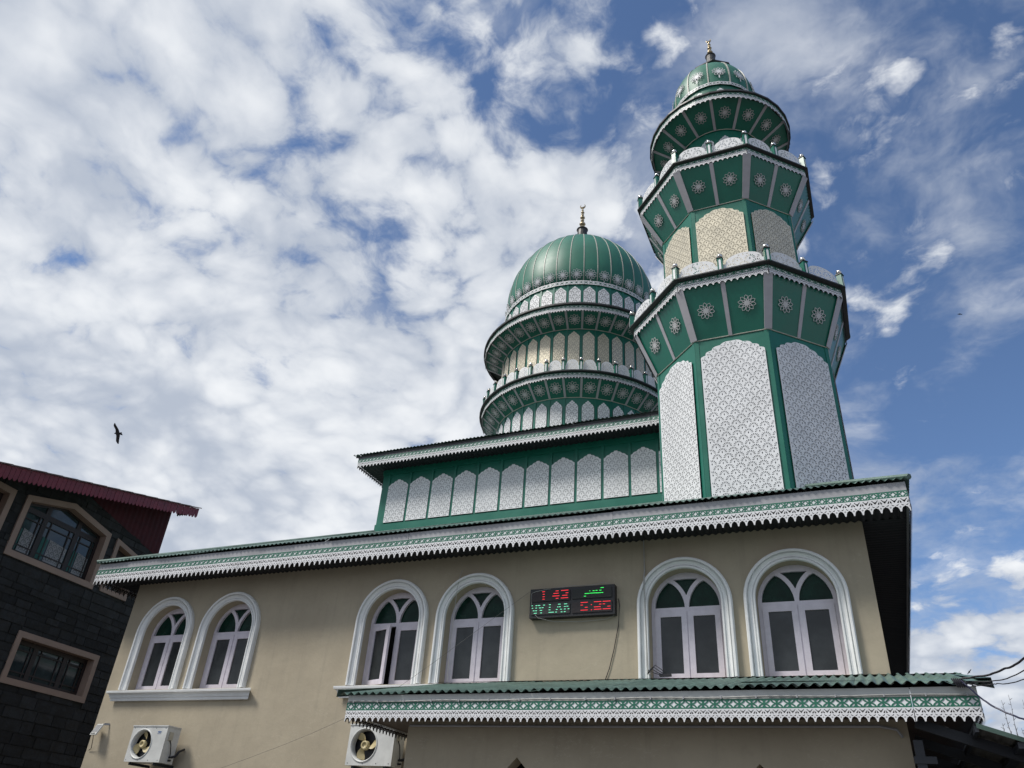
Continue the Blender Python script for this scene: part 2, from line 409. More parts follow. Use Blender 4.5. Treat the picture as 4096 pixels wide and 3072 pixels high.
def corr_roof(parent, O, U, Dn, x0, x1, slope, depthf, pitch, amp, m, sheet_w=.8, th=0.0, name='roof_sheet', z0=0., jitter=.004):
    """corrugated sheets: O origin, U unit vector along the eave, Dn unit vector up the slope in plan; depthf(x)->plan depth"""
    U = Vector(U); Dn = Vector(Dn); x = x0; k = 0
    while x < x1-1e-4:
        xe = min(x+sheet_w, x1); n = max(4, int(round((xe-x)/pitch))*6); v = []; f = []
        off = random.uniform(-1, 1)*jitter; lip = random.uniform(-.02, .02)
        for i in range(n+1):
            xx = x+(xe-x)*i/n; dd = max(depthf(xx), .02); w = amp*sin(2*pi*xx/pitch)
            for dpt in (0+lip*.5, dd*.5, dd):
                v.append(Vector(O)+U*xx+Dn*dpt+Vector((0, 0, slope*dpt+w+off+.003*(k % 2))))
        for i in range(n):
            for q in (0, 1): f.append((i*3+q, i*3+3+q, i*3+4+q, i*3+1+q))
        ob(name, mesh(name, v, f, m, True), parent); x = xe; k += 1

# ------------------------------------------------------------------ ground
g = ob('ground', mesh('ground', [(-600, -600, 0), (600, -600, 0), (600, 600, 0), (-600, 600, 0)], [(0, 1, 2, 3)], CONC)); tag(g, kind='structure')

# ================================================================== MOSQUE HALL
XL, XR, YW, ZS = -13.18, .267, 11.0, 5.97          # wall corners, facade plane, soffit height
YB = 25.4
hall = thing('mosque_hall', (-6.46, 11.0, 0), 'beige two-storey mosque hall with arched white windows and green clerestory', 'mosque')
WINC = [-12.11, -10.55, -7.10, -5.575, -2.246, -.73]
HW, ZB, ZC = .525, 3.955, 4.965                      # opening half width, sill and springing heights
def arch(hw, zb, zc, r=None, n=20):
    r = hw if r is None else r
    return [(-hw, zb), (hw, zb)]+[(r*cos(pi*i/n), zc+r*sin(pi*i/n)) for i in range(n+1)]
wall_out = rect(XL, XR, 0, 6.3)
me = sheet('wall', wall_out, [[(c+x, z) for x, z in arch(HW, ZB, ZC)] for c in WINC], .34, PLASTER)
ob('wall', me, hall, front(0, YW, 0))
MB().box(XR-.3, XR-.002, YW+.34, YB, 0, 6.3).build('wall', PLASTER, hall)
MB().box(XL+.002, XL+.3, YW+.34, YB, 0, 6.3).build('wall', PLASTER, hall)
MB().box(XL, XR, YB, YB+.3, 0, 6.3).build('wall', PLASTER, hall)
MB().box(XL+.31, XR-.31, YW+1.2, YW+1.25, 0, 6.2).build('dark_interior_sheet', ROOM_BLACK, hall)  # black sheet in place of the hall's unlit interior

# windows -----------------------------------------------------------
YF = 11.17
def moulding_me():
    prof = [(0, 0), (0, .045), (.006, .052), (.024, .052), (.026, .030), (.038, .030), (.044, .046), (.060, .042), (.084, .056), (.092, .070), (.095, .046), (.106, .046), (.109, .080), (.118, .086), (.140, .086), (.146, .078), (.148, .060), (.156, .060), (.156, 0)]
    path = [((-1, 0), -HW, ZB-.01), ((-1, 0), -HW, ZC)]
    path = [(-HW, ZB-.01, -1, 0)]+[(HW*cos(a), ZC+HW*sin(a), cos(a), sin(a)) for a in [pi-pi*i/28 for i in range(29)]]+[(HW, ZB-.01, 1, 0)]
    v = []; f = []; P = len(prof)
    for x, z, nx, nz in path:
        for d_, h in prof: v.append((x+nx*d_, z+nz*d_, h))
    for i in range(len(path)-1):
        for k in range(P-1): f.append((i*P+k, i*P+k+1, (i+1)*P+k+1, (i+1)*P+k))
    return mesh('arch_moulding', v, f, WHITE)
MOULD = moulding_me()
a_ = .492; tz = 4.945
def arcp(cx, cz, r, t0, t1, n=8): return [(cx+r*cos(radians(t0+(t1-t0)*i/n)), cz+r*sin(radians(t0+(t1-t0)*i/n))) for i in range(n+1)]
rin = a_-.024
left_l = arcp(0, ZC, rin, 176, 124, 8)+arcp(-a_, ZC, a_-.03, 52, 2, 8)+[(-.028, tz+.03), (-rin, tz+.03)]
right_l = [(-x, z) for x, z in left_l][::-1]
top_l = arcp(0, ZC, rin, 111, 69, 8)+arcp(-a_, ZC, a_+.03, 53.5, 21, 6)+arcp(a_, ZC, a_+.03, 159, 126.5, 6)
FR_HOLES = [left_l, right_l, top_l, rect(-.472, -.016, ZB+.016, tz-.03), rect(.016, .472, ZB+.016, tz-.03)]
FRAME = sheet('window', arch(HW-.002, ZB, ZC, HW-.002), FR_HOLES, .07, LILAC)
def casement_me():
    return sheet('casement', rect(0, .462, ZB+.012, tz-.028), [rect(.078, .384, ZB+.095, tz-.105)], .04, LILAC)
CASE = casement_me()
CPANE = sheet('pane', rect(.075, .387, ZB+.09, tz-.10), [], .006, GLASSD)
TPANES = [sheet('pane', q, [], .004, GLASSG) for q in (left_l, right_l, top_l)]
for i, c in enumerate(WINC):
    w = ob('window', FRAME, hall, front(c, YF, 0))
    ob('arch_moulding', MOULD, w, front(c, YW, 0))
    for pm in TPANES: ob('pane', pm, w, front(c, YF+.045, 0))
    for s_ in (-1, 1):
        M = front(c-.470 if s_ < 0 else c+.470, YF-.012, 0)
        if s_ > 0: M = M @ Matrix.Rotation(0, 4, 'Y') @ Matrix.Translation((-.462, 0, 0))
        if i == 2 and s_ < 0: M = front(c-.470, YF-.012, 0) @ Matrix.Rotation(radians(-20), 4, 'Y')   # one casement stands ajar
        ob('casement', CASE, w, M)
        ob('pane', CPANE, w, M @ T(0, 0, -.02))
    # near-black sheet painted as the unlit room behind
    MB().box(c-.6, c+.6, YW+.36, YW+.37, ZB-.1, 5.6).build('room_backing', ROOM_BLACK, w)
def sill(x0, x1):
    prof = [(0, 0), (.055, 0), (.06, .02), (.06, .045), (.075, .05), (.085, .09), (.105, .115), (.13, .125), (.135, .15), (.135, .165), (0, .165)]
    mb = MB()
    v = []; P = len(prof)
    for x, e in ((x0, 1), (x1, -1)):
        for d_, h in prof: v.append((x+e*(.135-d_), YW-d_, 3.755+h))
    f = [(k, k+1, P+k+1, P+k) for k in range(P-1)]+[tuple(range(P))[::-1], tuple(range(P, 2*P))]
    mb.add(v, f).build('window_sill', WHITE, hall)
sill(-13.0, -9.63); sill(-7.95, -4.75); sill(-3.1, .125)

# main eave -----------------------------------------------------------
YE, EX0, EX1 = 10.41, -13.77, .857
zl, zg, zt, zf = 5.82, 6.018, 6.112, 6.235
def run(parent, Mfun, a, b, seams, zl, zg, zt, zf, ul, ut, fm=None):
    xs = [a]+[s_ for s_ in seams if a+.05 < s_ < b-.05]+[b]
    for x0, x1 in zip(xs[:-1], xs[1:]): eave_board(parent, Mfun((x0+x1)/2), x1-x0, zl, zg, zt, zf, ul, ut, fm)
seams = [.39-3.517*k for k in range(5)][::-1]
run(hall, lambda x: front(x, YE, 0), EX0, EX1, seams, zl, zg, zt, zf, .1065, .1066)
run(hall, lambda y: basis((EX1, y, 0), (0, 1, 0), (0, 0, 1), (1, 0, 0)), YE+.03, 26., [YE+3.5*k for k in range(1, 6)], zl, zg, zt, zf, .1065, .1066)
run(hall, lambda y: basis((EX0, y, 0), (0, -1, 0), (0, 0, 1), (-1, 0, 0)), YE+.03, 26., [YE+3.5*k for k in range(1, 6)], zl, zg, zt, zf, .1065, .1066)
# corrugated soffit under the eaves
def soffit(x0, x1, y0, y1, along, nm='soffit_sheet'):
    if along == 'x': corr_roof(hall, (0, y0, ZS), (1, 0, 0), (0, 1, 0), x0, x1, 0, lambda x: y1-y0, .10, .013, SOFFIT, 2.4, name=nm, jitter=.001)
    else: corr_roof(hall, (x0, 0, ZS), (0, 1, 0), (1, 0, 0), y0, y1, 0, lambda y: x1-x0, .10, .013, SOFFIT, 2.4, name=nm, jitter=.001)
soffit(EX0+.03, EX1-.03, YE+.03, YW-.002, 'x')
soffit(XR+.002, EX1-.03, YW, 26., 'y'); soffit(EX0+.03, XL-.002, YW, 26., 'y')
# hipped corrugated roof
SL = .459; RZ = 6.262; O0 = YE-.05; RX0, RX1 = EX0-.06, EX1+.06; DMAX = 3.9
corr_roof(hall, (0, O0, RZ), (1, 0, 0), (0, 1, 0), RX0, RX1, SL, lambda x: min(DMAX, x-RX0, RX1-x), .092, .014, ROOF)
corr_roof(hall, (RX1, 0, RZ), (0, 1, 0), (-1, 0, 0), O0, 26., SL, lambda y: min(DMAX, y-O0), .092, .014, ROOF, 1.6)
corr_roof(hall, (RX0, 0, RZ), (0, 1, 0), (1, 0, 0), O0, 26., SL, lambda y: min(DMAX, y-O0), .092, .014, ROOF, 1.6)
mb = MB()
for x0, sg in ((RX0, 1), (RX1, -1)):
    mb = MB(); mb.tube([(x0+sg*dd, O0+dd, RZ+SL*dd+.015) for dd in (0, 1.2, 2.4, 3.85)], .04, 6); mb.build('hip_ridge_cap', ROOF, hall)

# clerestory -----------------------------------------------------------
YC, CX0, CX1 = 14.2, -10.0, -2.92
CB, CT = 7.95, 9.70
mb = MB(); mb.box(CX0, CX1, YC, 22.2, CB-.4, CT); mb.build('clerestory_wall', GREEN, hall)
PJ = cusp(.265, 1.075, .885, 1)
PJM = sheet('pierced_panel', PJ, fan_holes(PJ, .16, 0, -.02), .0012, PANELW)
PJB = sheet('panel_backing', [(x*.97, y*.985+.006) for x, y in PJ], [], 0, BACKW)
for i in range(12):
    x = -9.517+.594*i
    p = ob('pierced_panel', PJM, hall, front(x, YC-.045, 8.22))
    ob('panel_backing', PJB, p, front(x, YC-.022, 8.22))
for i in range(13):
    x = -9.517-.297+.594*i
    ob('batten', boxmesh('batten', .058, 1.26, .03, GREEN), hall, front(x, YC-.03, 8.2))
MB().box(CX0-.012, CX1+.012, YC-.03, YC-.002, 7.9, 8.195).build('base_board', GREEN, hall)
MB().box(CX0-.012, CX1+.012, YC-.028, YC-.002, 9.46, 9.68).build('head_board', GREEN, hall)
E2Y, F0, F1 = 13.7, -10.47, -2.45
run(hall, lambda x: front(x, E2Y, 0), F0, F1, [F0+2.4*k for k in range(1, 4)], 9.505, 9.636, 9.728, 9.80, .094, .102, FASCIAD)
run(hall, lambda y: basis((F0, y, 0), (0, -1, 0), (0, 0, 1), (-1, 0, 0)), E2Y+.03, 22.7, [E2Y+2.4*k for k in range(1, 4)], 9.505, 9.636, 9.728, 9.80, .094, .102, FASCIAD)
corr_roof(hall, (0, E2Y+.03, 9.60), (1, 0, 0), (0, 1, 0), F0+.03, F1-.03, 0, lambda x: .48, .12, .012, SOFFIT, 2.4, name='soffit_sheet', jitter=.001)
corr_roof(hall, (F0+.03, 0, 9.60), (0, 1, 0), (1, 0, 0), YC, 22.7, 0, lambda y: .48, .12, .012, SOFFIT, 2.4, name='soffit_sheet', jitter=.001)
Q0, Q1, QY, QZ = F0-.12, F1+.12, E2Y-.06, 9.83
corr_roof(hall, (0, QY, QZ), (1, 0, 0), (0, 1, 0), Q0, Q1, .30, lambda x: min(3.6, x-Q0, Q1-x), .092, .014, ROOF)
corr_roof(hall, (Q0, 0, QZ), (0, 1, 0), (1, 0, 0), QY, 22.8, .30, lambda y: min(3.6, y-QY, 22.8-y), .092, .014, ROOF, 1.6)
corr_roof(hall, (Q1, 0, QZ), (0, 1, 0), (-1, 0, 0), QY, 22.8, .30, lambda y: min(3.6, y-QY, 22.8-y), .092, .014, ROOF, 1.6)
MB().box(Q0+.05, Q1-.05, QY+.05, QY+.062, QZ-.05, QZ-.012).build('drip_strip', DARKEDGE, hall)

# ================================================================== shared parts of the towers
ROS = {}
def rosette(r, stem=0.):
    k = (r, stem)
    if k not in ROS: ROS[k] = rosette_mesh('flower_rosette', r, LACE if stem else STRIPL, stem)
    return ROS[k]
STRIPL = mat('rosette_grey', (.60, .60, .60), .5, var=.08)
def frame4(p):
    p = [Vector(x) for x in p]; c = sum(p, Vector())/4
    X = (p[1]-p[0]).normalized(); Y = ((p[2]+p[3])-(p[0]+p[1])).normalized(); Z = X.cross(Y).normalized(); Y = Z.cross(X)
    return basis(c, X, Y, Z)
def strip(name, a, b, n, wa, wb, m, parent, lift=.014):
    a = Vector(a); b = Vector(b); n = Vector(n).normalized(); d_ = (b-a).normalized(); s_ = d_.cross(n).normalized()
    p = [a-s_*wa/2, a+s_*wa/2, b+s_*wb/2, b-s_*wb/2]
    top = [q+n*lift for q in p]
    v = p+top
    return MB().add(v, [(4,5,6,7),(0,1,5,4),(1,2,6,5),(2,3,7,6),(3,0,4,7)]).build(name, m, parent)
def flare(parent, c, angs, R0, z0, R1, z1, ribw, ros, rosf=.5):
    """angs: list of rib angles; R0/R1 functions of angle"""
    for a, b in zip(angs[:-1], angs[1:]):
        p = [rp(c, a, R0(a), z0), rp(c, b, R0(b), z0), rp(c, b, R1(b), z1), rp(c, a, R1(a), z1)]
        quad_panel('flare_panel', p, GREEN, parent)
        M = frame4(p)
        if ros:
            q0 = (p[0]+p[1])/2; q1 = (p[2]+p[3])/2; pos = q0+(q1-q0)*rosf
            M = M.copy(); M.translation = pos+M.to_3x3().col[2]*.02
            ob('flower_rosette', rosette(ros), parent, M @ Matrix.Rotation(random.uniform(-.06, .06), 4, 'Z'))
    for a in angs:
        p0 = rp(c, a, R0(a), z0); p1 = rp(c, a, R1(a), z1)
        tg = Vector((cos(radians(a)), sin(radians(a)), 0)); n = tg.cross(p1-p0)
        w0, w1 = ribw(a)
        strip('rib_strip', p0, p1, n, w0, w1, STRIPM, parent)
POST = {}
def post_meshes(w, h):
    k = (w, h)
    if k not in POST:
        mb = MB(); mb.box(-w/2, w/2, 0, h-.02, -w/2, w/2); body = mb.me('post', GREEN)
        cap = MB().box(-w*.62, w*.62, h-.02, h, -w*.62, w*.62).me('post_cap', DARKEDGE)
        ball = MB(); ball.lathe([(w*.30, h), (w*.22, h+.015)]+[(w*.52*sin(t_), h+.012+w*.50-w*.52*cos(t_)) for t_ in [pi*(.2+.8*i/9) for i in range(10)]], 14)
        bv = [(x, z, -y) for x, y, z in ball.v]
        ballm = mesh('ball_finial', bv, ball.f, CHROME, True)
        inl = sheet('inlay', [(-w*.2, .01), (w*.2, .01), (w*.2, h*.74), (0, h*.84), (-w*.2, h*.74)], [], 0, PANELW)
        POST[k] = (body, cap, ballm, inl)
    return POST[k]
def post(parent, M, w, h):
    b, c, f, i = post_meshes(w, h)
    o = ob('post', b, parent, M); ob('post_cap', c, o, M); ob('ball_finial', f, o, M); ob('inlay', i, o, M @ T(0, 0, w/2+.004))
RAILM = {}
def rail_panel(parent, M, L, h):
    k = (round(L, 2), round(h, 2))
    if k not in RAILM:
        hs = h*.45; a = L*.44
        O = [(-L/2, 0), (L/2, 0), (L/2, hs), (a, hs)]+[(a*cos(t_), hs+(h-hs)*sin(t_)**.85) for t_ in [pi*i/18 for i in range(1, 18)]]+[(-a, hs), (-L/2, hs)]
        V, F = sheet_vf(O, fan_holes(O, min(.22, L*.36), 0, .06, mg=.018), .003)
        RAILM[k] = mesh('railing_panel', V, F, PANELW)
    ob('railing_panel', RAILM[k], parent, M)
def ring_tube(parent, c, pts_az, R, z, r, m, name='rope_light'):
    mb = MB(); mb.tube([rp(c, a, R(a), z) for a in pts_az], r, 5); mb.build(name, m, parent)
def finial(parent, x, y, z0, z1, z2, s=1.):
    """collar z0..z1, beads up to z2 with a crescent"""
    mb = MB(); mb.lathe([(.20*s, z0), (.16*s, z0+.05), (.14*s, z1-.03), (.17*s, z1), (.02, z1)], 16, (x, y)); mb.build('finial_collar', DARKEDGE, parent)
    H = z2-z1; prof = []; zc = z1
    for k, (r, hh) in enumerate([(.075, .14), (.095, .17), (.055, .10), (.075, .13), (.045, .09), (.055, .10), (.034, .09), (.026, .05)]):
        hh *= H; r *= s
        for i in range(7): prof.append((max(.018, r*sin(pi*i/6)), zc+hh*i/6))
        zc += hh
    mb = MB(); mb.lathe(prof, 14, (x, y)); mb.build('finial_beads', GOLD, parent, smooth=True)
    rc = (z2-zc)*.55; mb = MB()
    a0 = 40
    pts = [(x+rc*sin(radians(a)), y, zc+rc-rc*cos(radians(a))) for a in range(-140, 141, 14)]
    mb.tube(pts, [.006+.028*s*cos(radians(a)*.62)**2 for a in range(-140, 141, 14)], 6); mb.build('crescent', GOLD, parent)

# ================================================================== MINARET
MC = (-1.263, 13.036)
mina = thing('minaret', (MC[0], MC[1], 6.8), 'tall green octagonal minaret with white pierced panels and stacked balconies', 'minaret')
K8 = cos(radians(22.5))
def oct_R(R):                         # radius of an octagon (corner radius R) at angle a
    def f(a):
        b = ((a+22.5) % 45)-22.5
        return R*K8/cos(radians(b))
    return f
VIS = [-112.5+22.5*k for k in range(11)]        # ribs -112.5 .. 112.5
FACES = [-90, -45, 0, 45, 90]
def octo(name, R, z0, z1, m):
    mb = MB(); mb.lathe([(R, z0), (R, z1)], 8, MC, 22.5); mb.build(name, m, mina)
octo('shaft', 1.665, 6.3, 9.9, GREEN); octo('shaft', 1.42, 10.6, 13.3, GREEN)
P1 = cusp(.545, 2.98, 2.66); P1M = sheet('pierced_panel', P1, fan_holes(P1, .177, .03, .03), .0012, PANELW)
P1B = sheet('panel_backing', [(x*.985, y*.995+.004) for x, y in P1], [], 0, BACKW)
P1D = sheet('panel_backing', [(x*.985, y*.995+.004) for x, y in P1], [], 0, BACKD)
P2 = cusp(.47, 1.72, 1.42); P2M = sheet('pierced_panel', P2, fan_holes(P2, .155, .02, .03), .0012, PANELG)
P2B = sheet('panel_backing', [(x*.985, y*.995+.004) for x, y in P2], [], 0, BACKG)
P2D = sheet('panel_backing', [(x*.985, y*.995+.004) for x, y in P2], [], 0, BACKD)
for a in FACES:
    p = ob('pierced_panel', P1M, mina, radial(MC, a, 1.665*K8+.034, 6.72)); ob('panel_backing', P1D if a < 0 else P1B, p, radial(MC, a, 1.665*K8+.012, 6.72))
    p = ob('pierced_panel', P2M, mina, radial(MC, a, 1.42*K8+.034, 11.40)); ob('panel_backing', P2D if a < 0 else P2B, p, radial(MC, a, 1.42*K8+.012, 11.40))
    L = 2*1.665*sin(radians(22.5))
    ob('base_flashing', boxmesh('base_flashing', L+.02, .05, .06, WHITE), mina, radial(MC, a, 1.665*K8+.07, 6.66))
for a in FACES:
    for Rr, z0_, z1_ in ((1.665, 6.7, 9.82), (1.42, 10.96, 13.24)):
        L = 2*Rr*sin(radians(22.5))
        for sg in (-1, 1): ob('corner_trim', boxmesh('corner_trim', .074, z1_-z0_, .012, GREEN), mina, radial(MC, a, Rr*K8+.010, z0_) @ T(sg*(L/2-.035), 0, 0))
for R, z in ((1.665, 9.83), (1.42, 13.25)):
    ring_tube(mina, MC, [-112.5+45*k for k in range(6)], lambda a: R+.012, z, .011, ROPE)
def ribw(a):
    return (.13, .16) if abs(((a+22.5) % 45)) < 1 else (.065, .08)
def oct_balcony(R0, z0, R1, z1, Re, ze, Rl, zlace, zgg, ztt, ros, Rpost, zp, hp):
    flare(mina, MC, VIS, oct_R(R0+.01), z0, oct_R(R1), z1, ribw, ros, .52)
    mb = MB(); mb.lathe([(Rl-.03, ztt-.005), (Re, ztt+.02), (Re, ztt+.045), (Rpost-.1, ze+.02), (R0-.2, ze+.02)], 8, MC, 22.5); mb.build('eave_cap', DARKEDGE, mina)
    for a in FACES:
        L = 2*Rl*sin(radians(22.5))
        eave_board(mina, radial(MC, a, Rl*K8, 0), L, zlace, zgg, ztt, ztt, L/15, L/11)
    pa = [-112.5+22.5*k for k in range(11)]
    f = oct_R(Rpost)
    for a in pa: post(mina, radial(MC, a, f(a)-.02, zp), .095, hp)
    half = Rpost*sin(radians(22.5))
    for a in FACES:
        for sg in (-1, 1):
            M = radial(MC, a, Rpost*K8-.03, zp) @ T(sg*half/2, 0, 0)
            rail_panel(mina, M, half-.10, hp*1.14)
oct_balcony(1.665, 9.83, 2.06, 10.78, 2.19, 10.95, 2.085, 10.725, 10.855, 10.935, .16, 2.15, 10.96, .31)
oct_balcony(1.42, 13.25, 1.87, 14.06, 1.955, 14.25, 1.875, 14.035, 14.155, 14.23, .145, 1.90, 14.27, .34)
# round top storey, leaning a little like the real one
MC3 = (MC[0]+.025, MC[1])
mb = MB(); mb.lathe([(.93, 14.2), (.93, 15.95)], 30, MC3, 3.); mb.build('shaft', GREEN, mina, smooth=False)
P3 = cusp(.145, .95, .75, 1); P3M = sheet('pierced_panel', P3, fan_holes(P3, .14, 0, .04), .002, PANELW)
a15 = [3.2+24*k for k in range(-5, 6)]
for a in a15[:-1]: ob('pierced_panel', P3M, mina, radial(MC3, a+12, .93+.02, 14.75))
flare(mina, MC3, a15, lambda a: .946, 15.90, lambda a: 1.55, 16.25, lambda a: (.055, .065), .14, .56)
ring_tube(mina, MC3, range(-110, 111, 10), lambda a: .955, 15.905, .010, ROPE)
mb = MB(); mb.lathe([(1.53, 16.36), (1.62, 16.375), (1.62, 16.42), (.9, 16.62)], 30, MC3, 3.); mb.build('eave_cap', DARKEDGE, mina)
for k in range(-5, 5):
    for h in (6, 18):
        a = 3.2+24*k+h; L = 2*1.575*math.tan(radians(6))
        eave_board(mina, radial(MC3, a, 1.565, 0), L, 16.17, 16.28, 16.365, 16.365, L/3, L/3)
MC4 = (MC[0]+.012, MC[1])
mb = MB(); mb.lathe([(.93, 16.5), (.94, 17.45), (.95, 17.56)], 36, MC4, 2.5); mb.build('dome_drum', DOMEG, mina, smooth=True)
P4 = cusp(.17, .42, .22, 1); P4M = sheet('pierced_panel', P4, fan_holes(P4, .13, 0, .03), .002, PANELW)
for k in range(-4, 5): ob('pierced_panel', P4M, mina, radial(MC4, 2.5+15+30*k, .965, 16.92))
def r4(z):
    u = min(1, abs(z-17.747)/(1.317 if z > 17.747 else 1.4)); return max(.1, .966*(1-u**2.3)**(1/1.869))
def gore_me(name, prof, arc, bulge, m, cols=8):
    v = []; f = []; P = len(prof)
    for j in range(cols+1):
        s_ = j/cols; a = radians(arc*(s_-.5)); k = 1+bulge*sin(pi*s_)
        for r, z in prof: v.append((r*k*sin(a), z, r*k*cos(a)))
    for j in range(cols):
        for i in range(P-1): f.append((j*P+i, (j+1)*P+i, (j+1)*P+i+1, j*P+i+1))
    return mesh(name, v, f, m, True)
def rib_me(name, prof, w, lift, m):
    v = []; f = []
    for r, z in prof: v += [(-w, z, r-.01), (-w, z, r+lift), (w, z, r+lift), (w, z, r-.01)]
    for i in range(len(prof)-1):
        for k in range(3): f.append((i*4+k, i*4+k+1, i*4+5+k, i*4+4+k))
    return mesh(name, v, f, m)
pr4 = [(r4(17.52+1.50*(1-(1-i/22)**1.4)), 17.52+1.50*(1-(1-i/22)**1.4)) for i in range(23)]
G4 = gore_me('dome_gore', pr4, 30, .012, DOMEG); R4 = rib_me('dome_rib', pr4, .014, .02, RIBC)
B4 = sheet('lattice_band', rect(-.255, .255, 0, .11), [], 0, PANELW)
for k in range(-4, 5):
    a = 2.5+30*k
    M = radial(MC4, a+15, 0, 0); ob('dome_gore', G4, mina, M); ob('dome_rib', R4, mina, radial(MC4, a, 0, 0))
    for sg in (-1, 1):
        aa = a+15+7.5*sg; L = 2*.965*math.tan(radians(7.5))
        ob('backing_strip', boxmesh('backing_strip', L, .10, .004, GREEN2), mina, radial(MC4, aa, .966, 17.47))
        ob('lattice_band', lattice_mesh(L, 3, .10, LACE), mina, radial(MC4, aa, .978, 17.47))
    p0 = Vector((0, 0)); zc = 17.92
    n_t = atan2(r4(zc-.12)-r4(zc+.12), .24)
    M = radial(MC4, a+15, r4(zc)*1.02+.02, zc) @ Matrix.Rotation(-n_t, 4, 'X')
    ob('flower_rosette', rosette(.165, .10), mina, M)
mb = MB(); mb.lathe([(.50, 18.93), (.57, 18.955), (.575, 18.985), (.17, 19.42), (.02, 19.47)], 8, (MC4[0]+.05, MC4[1]), 10); mb.build('dome_cap', DARKEDGE, mina)
finial(mina, MC[0]+.08, MC[1], 19.36, 19.88, 20.62, .8)

# ================================================================== CENTRAL DOME TOWER
DC = (-6.46, 18.2)
domt = thing('dome_tower', (DC[0], DC[1], 9.8), 'round drum with two flared balconies under a large green ribbed dome', 'dome')
DA0, DA1 = -80., 120.
def drum(R, z0, z1):
    mb = MB(); mb.lathe([(R, z0), (R, z1)], 36, DC, .6-5); mb.build('drum', GREEN, domt)
drum(2.321, 9.6, 12.1); drum(2.295, 12.2, 14.3); drum(2.33, 14.5, 15.75)
def panels(R, z, o, fw, m, bm, bd, dark):
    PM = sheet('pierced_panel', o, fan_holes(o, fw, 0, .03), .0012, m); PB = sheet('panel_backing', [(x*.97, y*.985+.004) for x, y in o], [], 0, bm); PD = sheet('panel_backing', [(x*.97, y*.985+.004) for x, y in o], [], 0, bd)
    for k in range(-8, 12):
        a = .3+5+10*k-5+5
        p = ob('pierced_panel', PM, domt, radial(DC, a, R*cos(radians(5))+.03, z)); ob('panel_backing', PD if dark(k) else PB, p, radial(DC, a, R*cos(radians(5))+.012, z))
        ob('batten', boxmesh('batten', .05, o[len(o)//2][1]+.12, .02, GREEN), domt, radial(DC, a-5, R+.012, z))
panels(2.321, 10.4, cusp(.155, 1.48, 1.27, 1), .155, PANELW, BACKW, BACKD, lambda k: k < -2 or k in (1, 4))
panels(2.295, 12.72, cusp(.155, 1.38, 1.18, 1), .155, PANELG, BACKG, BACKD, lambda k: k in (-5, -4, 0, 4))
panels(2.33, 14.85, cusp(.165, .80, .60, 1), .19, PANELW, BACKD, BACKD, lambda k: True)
def round_balcony(n, off, R0, z0, R1, z1, Rl, zlace, zgg, ztt, Re, ze, ros):
    st = 360./n; ks = [k for k in range(-n//2, n//2) if DA0 <= off+st*k <= DA1]
    angs = [off+st*k for k in ks]
    flare(domt, DC, angs, lambda a: R0, z0, lambda a: R1, z1, lambda a: (.055, .06), ros, .55)
    for a in angs[:-1]:
        L = 2*Rl*math.tan(radians(st/2)); 
        eave_board(domt, radial(DC, a+st/2, Rl, 0), L, zlace, zgg, ztt, ztt+.02, L/6, L/4)
    mb = MB(); mb.lathe([(Rl-.02, ztt), (Re, ztt+.02), (Re, ze), (Rl-.25, ze+.04), (R0-.1, ze+.06)], 72, DC, 0); mb.build('eave_cap', DARKEDGE, domt)
    ring_tube(domt, DC, range(-80, 121, 10), lambda a: R0+.015, z0, .011, ROPE)
round_balcony(36, .8, 2.32, 11.98, 2.73, 12.32, 2.765, 12.28, 12.385, 12.46, 2.85, 12.51, .165)
round_balcony(38, 1.7, 2.30, 14.186, 2.80, 14.44, 2.835, 14.385, 14.50, 14.585, 2.90, 14.655, .165)
n = 38; st = 360./n
for k in range(-8, 12):
    a = 1.4+st*k
    post(domt, radial(DC, a, 2.76, 12.54), .085, .30)
    rail_panel(domt, radial(DC, a+st/2, 2.75, 12.54), 2*2.75*sin(radians(st/2))-.095, .345)
def rd(z):
    u = abs(z-16.377)/(3.111 if z > 16.377 else 1.5); u = min(u, 1); return max(.03, 2.328*(1-u**2.278)**(1/1.153))
zs = [15.85+(19.45-15.85)*(1-(1-i/30)**1.5) for i in range(31)]
prd = [(max(rd(z), .06)*.993, z) for z in zs]+[(.05, 19.5)]
GD = gore_me('dome_gore', prd, 10, .0022, DOMEG, 6); RDm = rib_me('dome_rib', prd, .0105, .014, RIBC)
for k in range(-18, 18): ob('dome_gore', GD, domt, radial(DC, 1.2+5+10*k, 0, 0)); ob('dome_rib', RDm, domt, radial(DC, 1.2+10*k, 0, 0))
for k in range(-9, 13):
    a = 1.2+5+10*k; L = 2*2.345*math.tan(radians(5))
    ob('backing_strip', boxmesh('backing_strip', L, .13, .004, GREEN2), domt, radial(DC, a, 2.345, 15.73))
    ob('lattice_band', lattice_mesh(L, 3, .13, LACE), domt, radial(DC, a, 2.360, 15.73))
    zc = 16.14; tl = atan2(rd(zc-.15)-rd(zc+.15), .3)
    ob('flower_rosette', rosette(.17, .09), domt, radial(DC, a, rd(zc)*1.003+.02, zc) @ Matrix.Rotation(-tl, 4, 'X'))
finial(domt, DC[0], DC[1], 19.38, 20.05, 21.25, 1.15)

